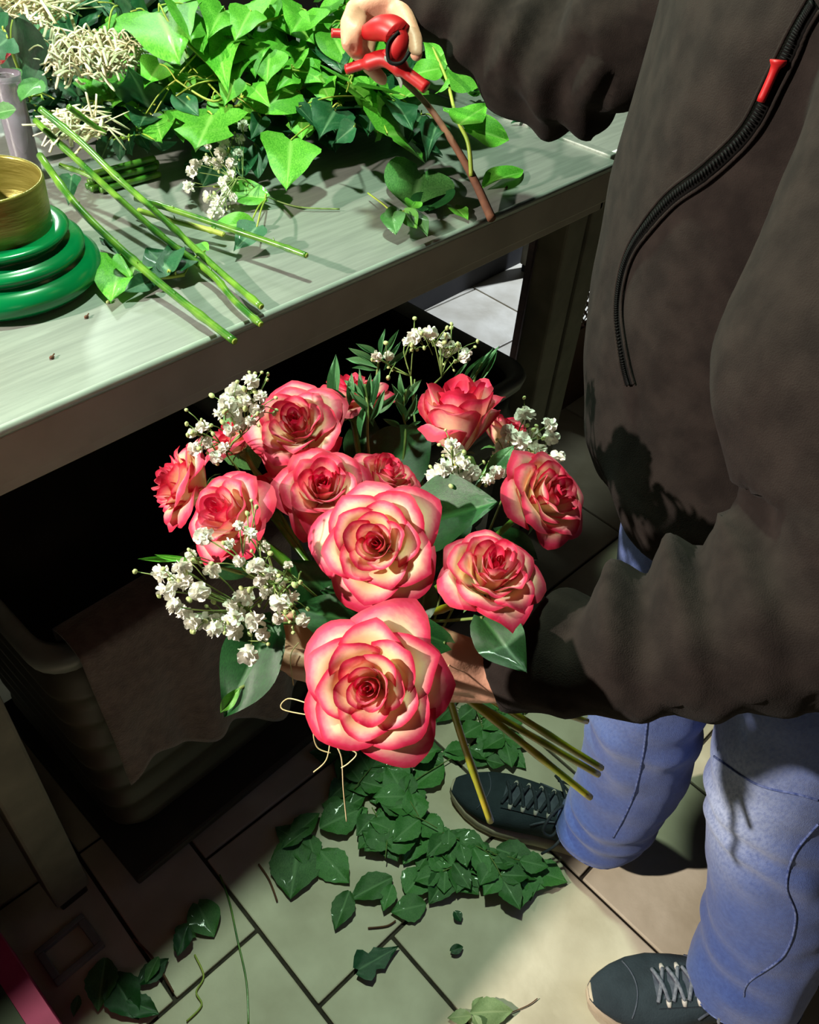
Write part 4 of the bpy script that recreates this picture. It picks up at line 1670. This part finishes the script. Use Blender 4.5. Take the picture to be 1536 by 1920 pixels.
ivy_branch('ivy spray with one broad pale leaf flat on the steel', [(500, 372, .012), (470, 360, .014), (440, 352, .014), (400, 350, .012)],
           [(498, 372, 420, 362, .7, 'round', None, .012, .008), (470, 420, 395, 425, .6, 'round', None, .014, .006), (482, 425, 438, 470, .9, 'ivy', 'ivydark', .03, .01)])
ivy_branch('dark ivy runner by the green stand', [(345, 515, .008), (300, 520, .012), (255, 505, .012), (222, 474, .014), (205, 452, .02)],
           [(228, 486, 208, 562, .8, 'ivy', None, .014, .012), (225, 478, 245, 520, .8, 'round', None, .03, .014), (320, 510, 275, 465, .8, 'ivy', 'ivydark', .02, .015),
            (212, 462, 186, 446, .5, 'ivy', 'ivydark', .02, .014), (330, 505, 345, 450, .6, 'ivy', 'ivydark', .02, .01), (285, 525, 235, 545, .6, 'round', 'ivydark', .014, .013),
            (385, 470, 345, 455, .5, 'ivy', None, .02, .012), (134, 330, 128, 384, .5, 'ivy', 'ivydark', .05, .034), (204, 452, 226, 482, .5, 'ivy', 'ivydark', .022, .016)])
ivy_branch('ivy leaves beside the hand and secateurs', [(640, 40, .17), (655, 90, .12), (690, 160, .085), (720, 190, .06)],
           [(618, 55, 655, 125, .8, 'round', None, .16, .13), (672, 172, 730, 255, .62, 'round', None, .10, .05), (640, 130, 650, 160, .8, 'round'), (598, 130, 600, 168, .8, 'round'),
            (590, 100, 575, 130, .8, 'ivy')])
ivy_branch('ivy branch spread over the top of the heap', [(560, 20, .17), (500, 40, .17), (430, 70, .15), (360, 90, .15)],
           [(470, 20, 440, 75, .75, 'ivy'), (505, 15, 540, 60, .8, 'ivy'), (440, 80, 400, 125, .75, 'round'), (395, 85, 352, 60, .7, 'ivy'), (420, 15, 395, 58, .8, 'ivy'), (550, 40, 590, 82, .7, 'ivy'),
            (345, 20, 360, 75, .7, 'ivy'), (460, 95, 440, 150, .8, 'ivy'), (575, 20, 545, 62, .7, 'ivy')], extra=.012)
ivy_branch('ivy branch reaching down between the broad leaves', [(420, 110, .13), (440, 160, .11), (400, 190, .10), (330, 150, .12)],
           [(440, 150, 420, 200, .8, 'ivy'), (360, 160, 318, 175, .7, 'ivy'), (470, 160, 505, 195, .6, 'ivy'), (300, 120, 270, 165, .7, 'ivy'), (385, 150, 350, 195, .7, 'round'), (265, 60, 240, 120, .7, 'ivy', 'ivydark'),
            (270, 190, 262, 235, .7, 'ivy', 'ivydark'), (490, 220, 470, 262, .6, 'ivy', 'ivydark')], extra=.008)
ivy_branch('ivy branch behind the raised hand and secateurs', [(640, 150, .10), (690, 190, .09), (740, 180, .08), (790, 215, .06)],
           [(600, 150, 622, 195, .8, 'ivy'), (650, 165, 610, 190, .7, 'round'), (740, 190, 775, 240, .7, 'ivy', 'ivydark'), (700, 200, 690, 255, .6, 'ivy', 'ivydark'), (790, 215, 760, 270, .6, 'ivy', 'ivydark'),
            (760, 180, 800, 160, .7, 'ivy'), (560, 200, 600, 245, .6, 'ivy', 'ivydark'), (820, 230, 800, 290, .5, 'ivy', 'ivydark')])
for k_, (u0, v0) in enumerate(((110, 210), (200, 190), (250, 255), (60, 180), (180, 60), (230, 20), (110, 90))):
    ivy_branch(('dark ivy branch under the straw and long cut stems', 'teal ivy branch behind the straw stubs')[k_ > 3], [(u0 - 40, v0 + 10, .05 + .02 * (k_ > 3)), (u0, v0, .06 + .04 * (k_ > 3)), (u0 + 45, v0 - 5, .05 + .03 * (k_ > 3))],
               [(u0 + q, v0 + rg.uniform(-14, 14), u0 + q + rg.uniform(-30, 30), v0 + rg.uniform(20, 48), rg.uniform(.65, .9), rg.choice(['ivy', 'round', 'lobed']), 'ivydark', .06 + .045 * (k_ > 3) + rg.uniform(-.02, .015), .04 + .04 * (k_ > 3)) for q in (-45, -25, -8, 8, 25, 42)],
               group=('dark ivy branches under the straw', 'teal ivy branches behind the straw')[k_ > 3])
rr = random.Random(4)
for k in range(46):
    u0, v0 = rr.uniform(-40, 760), rr.uniform(-70, 290)
    if v0 > 330 - .25 * abs(u0 - 420) or (u0 < 250 and v0 > 190) or (v0 > 225 and u0 > 640):
        v0 = rr.uniform(-60, 120)
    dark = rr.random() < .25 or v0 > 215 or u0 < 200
    h0 = hp(v0) * rr.uniform(.45, 1.0)
    an = rr.uniform(0, 6.28)
    st = [(u0 + math.cos(an) * q, v0 + math.sin(an) * q * .6, max(.01, h0 + rr.uniform(-.015, .015))) for q in (-60, -20, 20, 60)]
    lv = []
    for q in range(rr.randint(6, 9)):
        f = rr.uniform(-60, 60)
        bu, bv = u0 + math.cos(an) * f + rr.uniform(-18, 18), v0 + math.sin(an) * f * .6 + rr.uniform(-14, 14)
        a2 = rr.uniform(0, 6.28)
        ln = rr.uniform(40, 72)
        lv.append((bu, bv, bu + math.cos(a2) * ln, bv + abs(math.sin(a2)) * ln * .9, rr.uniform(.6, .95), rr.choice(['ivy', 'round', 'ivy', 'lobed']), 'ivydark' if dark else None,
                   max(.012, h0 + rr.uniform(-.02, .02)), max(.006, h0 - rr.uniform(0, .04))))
    wh = 'behind the straw' if u0 < 230 else ('under the broad fanned leaves' if u0 < 420 else ('above the loose white sprig' if u0 < 560 else 'below the secateurs'))
    lab = '%s ivy branch buried in the green heap %s' % ('dark' if dark else 'bright', wh)
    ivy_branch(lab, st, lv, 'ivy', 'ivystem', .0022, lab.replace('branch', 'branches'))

# mossy box sprigs near the joint of the two benches
for k in range(12):
    u0, v0 = rr.uniform(880, 1010), rr.uniform(125, 200)
    p = AZ(u0, v0, ZT + .012)
    t = thing('box_sprig', 'tiny-leaved green sprig on the steel beside the bench joint', 'sprig', p, 'tiny-leaved sprigs by the bench joint')
    tip = p + V((rr.uniform(-.05, .05), rr.uniform(-.05, .05), rr.uniform(.02, .05)))
    MB().tube(spline([p, p.lerp(tip, .5) + V((0, 0, .008)), tip], 4), .0011, 6).build('stem', MT['gypstem'], t)
    for q in range(10):
        b = p.lerp(tip, q / 10)
        leaf(b, b + V((rr.uniform(-1, 1), rr.uniform(-1, 1), rr.uniform(-.1, .8))).normalized() * rr.uniform(.014, .022), .6, 'round', 'ivy' if q % 3 else 'ivydark', t, None, 'leaf', None, rr, .5)

# small scraps on the bare steel
t = thing('leafy_twig', 'small twig with five tiny leaves on bare steel below the secateurs', 'twig', AZ(740, 400, ZT))
MB().tube(spline([AZ(690, 362, ZT + .012), AZ(715, 380, ZT + .016), AZ(740, 398, ZT + .022), AZ(770, 392, ZT + .024)], 5), .0013, 6).build('stem', MT['ivystem'], t)
for a, b, w_, mk in (((735, 398), (742, 436), .7, 'roseleaf'), ((758, 396), (782, 428), .6, 'ivy'), ((775, 395), (802, 440), .35, 'roseleaf'), ((745, 396), (728, 424), .7, 'roseleaf'), ((770, 390), (778, 378), .7, 'ivy')):
    leaf(AZ(*a, ZT + .024), AZ(*b, ZT + .018), w_, 'round', mk, t, None, 'leaf', None, rg, .3)
for lab, a, b, w_, kd, mk in (('dark leaf lying on the steel behind the small twig', (790, 325), (772, 392), .8, 'round', 'roseleaf'),
                              ('very dark round leaf lying beside the small twig', (800, 395), (832, 360), .9, 'round', 'boxleaf'),
                              ('curled bright leaf scrap between the small twig and the brown twig', (852, 388), (878, 412), .8, 'ivy', 'ivy'),
                              ('long pointed bright leaf beside the brown twig end', (905, 350), (982, 318), .42, 'narrow', 'ivy'),
                              ('dull leaf scrap near the brown twig and bench edge', (750, 255), (830, 290), .5, 'ivy', 'ivydark'),
                              ('teal leaf scrap by the bench joint', (958, 230), (990, 228), .3, 'narrow', 'ivydark')):
    b_, t_ = AZ(*a, ZT + .006), AZ(*b, ZT + .006)
    o = leaf(b_, t_, w_, kd, mk, None, V((0, 0, 1)), 'leaf_scrap', None, rg, .25)
    tag(o, lab, 'leaf')
for k, (u, v) in enumerate(((97, 670), (950, 352), (203, 566), (735, 358), (162, 594))):
    p = AZ(u, v, ZT + .002)
    mb = MB().ball(p, (.003, .002, .002), 8, 5)
    mb.tube([p, p + V((.005, .003, .001))], .0008, 5)
    o = mb.build('plant_crumb', MT['bud'] if k == 2 else MT['wood'])
    tag(o, ['dark crumb on the bare steel in front of the green stand', 'dark crumb beside the pointed bright leaf on the bench', 'pale seed crumb below the dark ivy runner',
            'reddish crumb near the small twig on the bench', 'orange-brown crumb beside the green stand'][k], 'crumb')

# ------------------------------------------------------------------ brown twig being cut
t = thing('ivy_twig', 'brown woody twig with ivy leaves held in the secateurs, hanging over the bench edge', 'twig', AZ(922, 410, ZT + .012))
tw_ = spline([P(742, 138, 1.05), AZ(800, 195, ZT + .10), AZ(850, 268, ZT + .065), AZ(888, 335, ZT + .035), AZ(922, 410, ZT + .012)], 8)
MB().tube(tw_, [.0038 + .003 * i / len(tw_) for i in range(len(tw_))], 10).build('stem', MT['wood'], t)
br = spline([AZ(884, 330, ZT + .04), AZ(878, 268, ZT + .08), AZ(856, 220, ZT + .10), AZ(838, 150, ZT + .12), AZ(812, 90, ZT + .14)], 6)
MB().tube(br, [.0035 - .0015 * i / len(br) for i in range(len(br))], 8).build('side_shoot', MT['ivystem'], t)
for a, b, ha, hb_, w_, kd in (((828, 124), (918, 150), .125, .11, 1.0, 'round'), ((838, 118), (790, 58), .13, .15, .5, 'ivy'), ((825, 128), (770, 140), .125, .12, .8, 'round'),
                              ((862, 232), (916, 195), .10, .11, .7, 'ivy'), ((872, 240), (955, 262), .09, .075, .75, 'round'), ((840, 160), (815, 175), .12, .10, .7, 'ivy'),
                              ((850, 215), (830, 200), .1, .1, .6, 'ivy')):
    leaf(AZ(*a, ZT + ha), AZ(*b, ZT + hb_), w_, kd, 'ivy', t, None, 'leaf', None, rg, .2)

# ------------------------------------------------------------------ secateurs
t = thing('secateurs', 'red handled secateurs in the raised hand above the ivy', 'secateurs', P(720, 80, 1.02))
MB().tube(spline([P(622, 62, 1.036), P(655, 63, 1.034), P(686, 60, 1.015), P(725, 52, .99), P(748, 66, .985), P(745, 92, .985), P(730, 112, .99)], 6),
          [.007] * 6 + [.0075] * 5 + [.009, .011, .013, .015, .017, .018, .019] + [.019] * 6 + [.012] * 13, 12, True, .75).build('upper_handle', MT['redpull'], t)
MB().tube(spline([P(650, 130, 1.03), P(690, 118, 1.02), P(725, 110, 1.01), P(760, 135, 1.01), P(800, 165, 1.01)], 6), [.008] * 6 + [.013] * 12 + [.009] * 7, 12, True, .75).build('lower_handle', MT['redpull'], t)
MB().tube(spline([P(748, 60, .975), P(728, 82, .975), P(730, 115, .98), P(752, 118, .98), P(768, 98, .98)], 6), .0022, 8).build('wire_spring', MT['zip'], t)
bl = MB().tube(spline([P(722, 112, 1.005), P(735, 128, 1.02), P(750, 150, 1.035), P(752, 165, 1.04)], 5), [.007, .0072, .0075, .0075, .0072, .007, .0066, .0062, .0058, .0054, .005, .0045, .004, .003, .002, .001], 10, True, .3)
bl.build('blade', MT['steel'], t)
MB().ball(P(728, 108, .985), .005, 10, 8).build('pivot_bolt', MT['steel'], t)

# ------------------------------------------------------------------ dry straw bundles
def straw(label, c, rx, ry, n, hz, ln, seed):
    r = random.Random(seed)
    t = thing('dry_straw', label, 'straw', c, None)
    mb = MB()
    for k in range(n):
        a = r.uniform(0, 2 * pi)
        q = math.sqrt(r.random())
        p = V(c) + V((rx * q * math.cos(a), ry * q * math.sin(a), hz * r.uniform(.3, 1)))
        d = V((r.gauss(.4, .6), r.gauss(-.2, .6), r.gauss(.25, .3))).normalized()
        l = ln * r.uniform(.5, 1.3)
        w_ = r.uniform(.0016, .0034)
        mb.tube(spline([p - d * l * .5, p + V((0, 0, r.uniform(-.008, .012))), p + d * l * .5 + V((0, 0, -.008))], 3), [w_] * 6 + [w_ * .5], 5, True, .45)
    o = mb.build('strands', MT['straw'], t)
    o['kind'] = 'stuff'
    return t


straw('bundle of cream dry straw stubs beside the ivy on the bench', AZ(182, 145, ZT + .105), .075, .06, 380, .05, .03, 3)
straw('loose tuft of long pale dry grass behind the straw stubs', AZ(60, 50, ZT + .14), .08, .07, 130, .06, .11, 9)
straw('brown-cream straw scraps behind the bundle of stem stubs', AZ(152, 262, ZT + .07), .036, .036, 60, .03, .07, 14)
t = thing('pink_bud', 'small pink rosebud at the edge of the straw', 'flower', AZ(2, 118, ZT + .12))
for me in RT[2][:14]:
    o = obj('petal', me, None, t)
    o.color = (.8, .8, .8, 1)
    o.matrix_basis = Matrix.Translation(AZ(-4, 120, ZT + .12)) @ Matrix.Rotation(.6, 4, 'X') @ Matrix.Diagonal((.025, .025, .028, 1))
for a, b in (((40, 130), (12, 152)), ((75, 150), (38, 190)), ((30, 205), (-20, 215))):
    leaf(AZ(*a, ZT + .13), AZ(*b, ZT + .12), .6, 'rose', 'roseleaf', t, None, 'leaf', None, rg, .3)

# ------------------------------------------------------------------ leaves on the floor
rf = random.Random(19)


SHOE_T, SHOE_H = V((.688, .410, 0)), V((.822, .112, 0))


def off_shoe(p, r=.062):
    """push a point on the floor out from under the forward shoe"""
    d = SHOE_H - SHOE_T
    t_ = max(0.0, min(1.0, (p - SHOE_T).dot(d) / d.length_squared))
    q = SHOE_T + d * t_
    v = V((p.x - q.x, p.y - q.y, 0))
    if v.length < r:
        v = v.normalized() if v.length > 1e-4 else V((-.9, -.4, 0))
        return V((q.x + v.x * r, q.y + v.y * r, p.z))
    return p


LAID = []


def layer(p, step=.0052, near=.055):
    """height of a new leaf laid on those already there"""
    n = sum(1 for q in LAID if (q - p.xy).length < near)
    LAID.append(p.xy)
    return .0085 + step * n


def floor_leaf(label, a, b, wr, kind, mk, group=None, h=.006):
    p0, p1 = off_shoe(AZ(a[0], a[1], 0), .085), off_shoe(AZ(b[0], b[1], 0), .085)
    h = layer(p0.lerp(p1, .5), .005, .035)
    p0.z, p1.z = h + .002, h
    o = leaf(p0, p1, wr, kind, mk, None, V((0, 0, 1)), 'fallen_leaf', None, rf, .10)
    tag(o, label, 'leaf', group)
    return o


def compound(label, base, tip, ln, group, h=.01, n=2):
    """rose leaf with leaflets in pairs and one at the end"""
    b, tp = off_shoe(AZ(base[0], base[1], 0), .09), off_shoe(AZ(tip[0], tip[1], 0), .09)
    h = layer(b.lerp(tp, .7))
    b.z = tp.z = h
    t = thing('rose_leaf_spray', label, 'leaf spray', b, group)
    MB().tube(spline([b, b.lerp(tp, .5) + V((0, 0, .004)), tp], 4), .0011, 5).build('stalk', MT['gypstem'], t)
    d = (tp - b).normalized()
    s = V((-d.y, d.x, 0))
    leaf(tp, off_shoe(tp + d * ln, .08) + V((0, 0, rf.uniform(-.002, .003))), rf.uniform(.68, .85), 'rose', 'roseleaf', t, V((0, 0, 1)), 'leaflet', None, rf, .12)
    for k in range(n):
        q = b.lerp(tp, .35 + .5 * k / max(1, n - 1) if n > 1 else .6)
        for sg in (-1, 1):
            l2 = ln * rf.uniform(.75, 1.0)
            dr_ = (d * rf.uniform(.3, .6) + s * sg).normalized()
            leaf(q, off_shoe(q + dr_ * l2, .08) + V((0, 0, rf.uniform(-.002, .004))), rf.uniform(.66, .85), 'rose', 'roseleaf', t, V((0, 0, 1)), 'leaflet', None, rf, .14)
    return t


PILE = [(520, 1620), (640, 1520), (660, 1430), (760, 1400), (860, 1330), (900, 1330), (850, 1470), (860, 1560), (1000, 1590), (960, 1650), (800, 1660), (740, 1640)]


def inside(x, y):
    c = False
    n = len(PILE)
    for i in range(n):
        x1, y1 = PILE[i]
        x2, y2 = PILE[(i + 1) % n]
        if (y1 > y) != (y2 > y) and x < (x2 - x1) * (y - y1) / (y2 - y1) + x1:
            c = not c
    return c


cnt = 0
while cnt < 33:
    u, v = rf.uniform(520, 1000), rf.uniform(1330, 1660)
    if not inside(u, v):
        continue
    a = rf.uniform(0, 6.28)
    L_ = rf.uniform(40, 65)
    three = rf.random() < .45
    where = 'beside the tub' if u < 640 else ('against the forward shoe' if u > 850 else ('under the hanging bouquet' if v < 1500 else 'on the open tiles'))
    lab = 'rose leaf spray of %s leaflets in the floor heap %s' % ('three' if three else 'five', where)
    compound(lab, (u, v), (u + math.cos(a) * L_, v + math.sin(a) * L_ * .8), rf.uniform(.050, .072), lab.replace('spray', 'sprays'),
             rf.uniform(.008, .05) * (1.0 if v < 1600 else .5), 1 if three else 2)
    cnt += 1
for a, b in (((880, 1310), (905, 1375)), ((930, 1340), (945, 1400)), ((880, 1400), (870, 1440)), ((985, 1345), (965, 1330))):
    compound('rose leaf spray on the floor between the stems and the forward shoe', a, b, .058, 'rose leaf sprays near the forward shoe', .012)
for a, b, w_ in (((560, 1585), (545, 1690), .9), ((600, 1600), (655, 1660), .75), ((655, 1675), (628, 1748), .6), ((735, 1650), (655, 1690), .6), ((735, 1665), (718, 1715), .6),
                 ((798, 1700), (732, 1714), .75), ((845, 1640), (803, 1700), .7), ((848, 1630), (880, 1678), .65), ((885, 1605), (915, 1660), .6), ((850, 1605), (808, 1635), .75),
                 ((860, 1600), (872, 1642), .7), ((930, 1590), (1005, 1628), .72), ((842, 1560), (838, 1610), .7), ((760, 1680), (800, 1630), .9), ((800, 1555), (755, 1625), .7),
                 ((786, 1528), (816, 1488), .85), ((600, 1560), (680, 1520), .75), ((545, 1580), (600, 1530), .6), ((905, 1370), (950, 1410), .75), ((945, 1405), (985, 1445), .6),
                 ((915, 1395), (900, 1440), .8), ((900, 1465), (945, 1440), .9), ((770, 1410), (830, 1412), .65), ((700, 1480), (760, 1450), .7), ((530, 1600), (580, 1560), .4)):
    wh = 'by the tub' if a[0] < 700 else ('by the forward shoe' if a[0] > 880 else 'out on the tiles')
    floor_leaf('%s single rose leaf at the rim of the floor heap %s' % ('broad' if w_ > .7 else 'slender', wh), a, b, w_, 'rose', 'roseleaf', 'single rose leaves around the floor heap %s' % wh, .012)
floor_leaf('tiny round leaf alone on the tile near the heap', (852, 1714), (864, 1732), .9, 'round', 'boxleaf', 'two tiny leaves alone on a tile', .004)
floor_leaf('tiny round leaf alone on the tile near the heap', (845, 1788), (868, 1778), .7, 'round', 'boxleaf', 'two tiny leaves alone on a tile', .004)
floor_leaf('dark ivy leaf lying across a tile joint', (672, 1822), (748, 1778), .7, 'lobed', 'ivydark', None, .01)
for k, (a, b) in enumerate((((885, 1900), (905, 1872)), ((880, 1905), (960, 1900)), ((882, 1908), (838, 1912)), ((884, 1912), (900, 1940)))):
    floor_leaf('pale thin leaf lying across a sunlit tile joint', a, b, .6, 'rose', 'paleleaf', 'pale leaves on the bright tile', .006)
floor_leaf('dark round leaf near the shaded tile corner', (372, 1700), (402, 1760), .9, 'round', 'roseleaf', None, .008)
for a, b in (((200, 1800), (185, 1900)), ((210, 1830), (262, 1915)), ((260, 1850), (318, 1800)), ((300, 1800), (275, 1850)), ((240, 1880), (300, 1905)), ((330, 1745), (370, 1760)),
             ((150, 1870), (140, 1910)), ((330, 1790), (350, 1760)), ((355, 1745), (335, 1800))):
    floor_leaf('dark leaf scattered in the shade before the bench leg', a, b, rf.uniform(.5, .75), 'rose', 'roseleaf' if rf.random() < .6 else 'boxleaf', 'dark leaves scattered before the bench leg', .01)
for lab, pts, r, mk in (('thin green tendril across the tiles', [(412, 1640), (430, 1690), (445, 1760), (462, 1840), (466, 1925)], .0016, 'stem'),
                        ('curved green twig by the dark scattered leaves', [(365, 1790), (382, 1830), (368, 1860), (378, 1885), (350, 1915)], .0015, 'ivystem'),
                        ('dark thin stem under the heap edge', [(485, 1620), (505, 1650), (520, 1690)], .0016, 'wood'),
                        ('dark twig below the single leaves', [(690, 1740), (725, 1736), (742, 1726)], .0014, 'wood'),
                        ('thin brown stalk on the bright tile', [(955, 1900), (990, 1885), (1008, 1872)], .0008, 'wood'),
                        ('bent twig lying in the bench shadow', [(250, 1760), (290, 1800), (325, 1860)], .0016, 'wood')):
    o = MB().tube(spline([AZ(u, v, .004) for u, v in pts], 6), r, 6).build('loose_tendril', MT[mk])
    tag(o, lab, 'tendril')
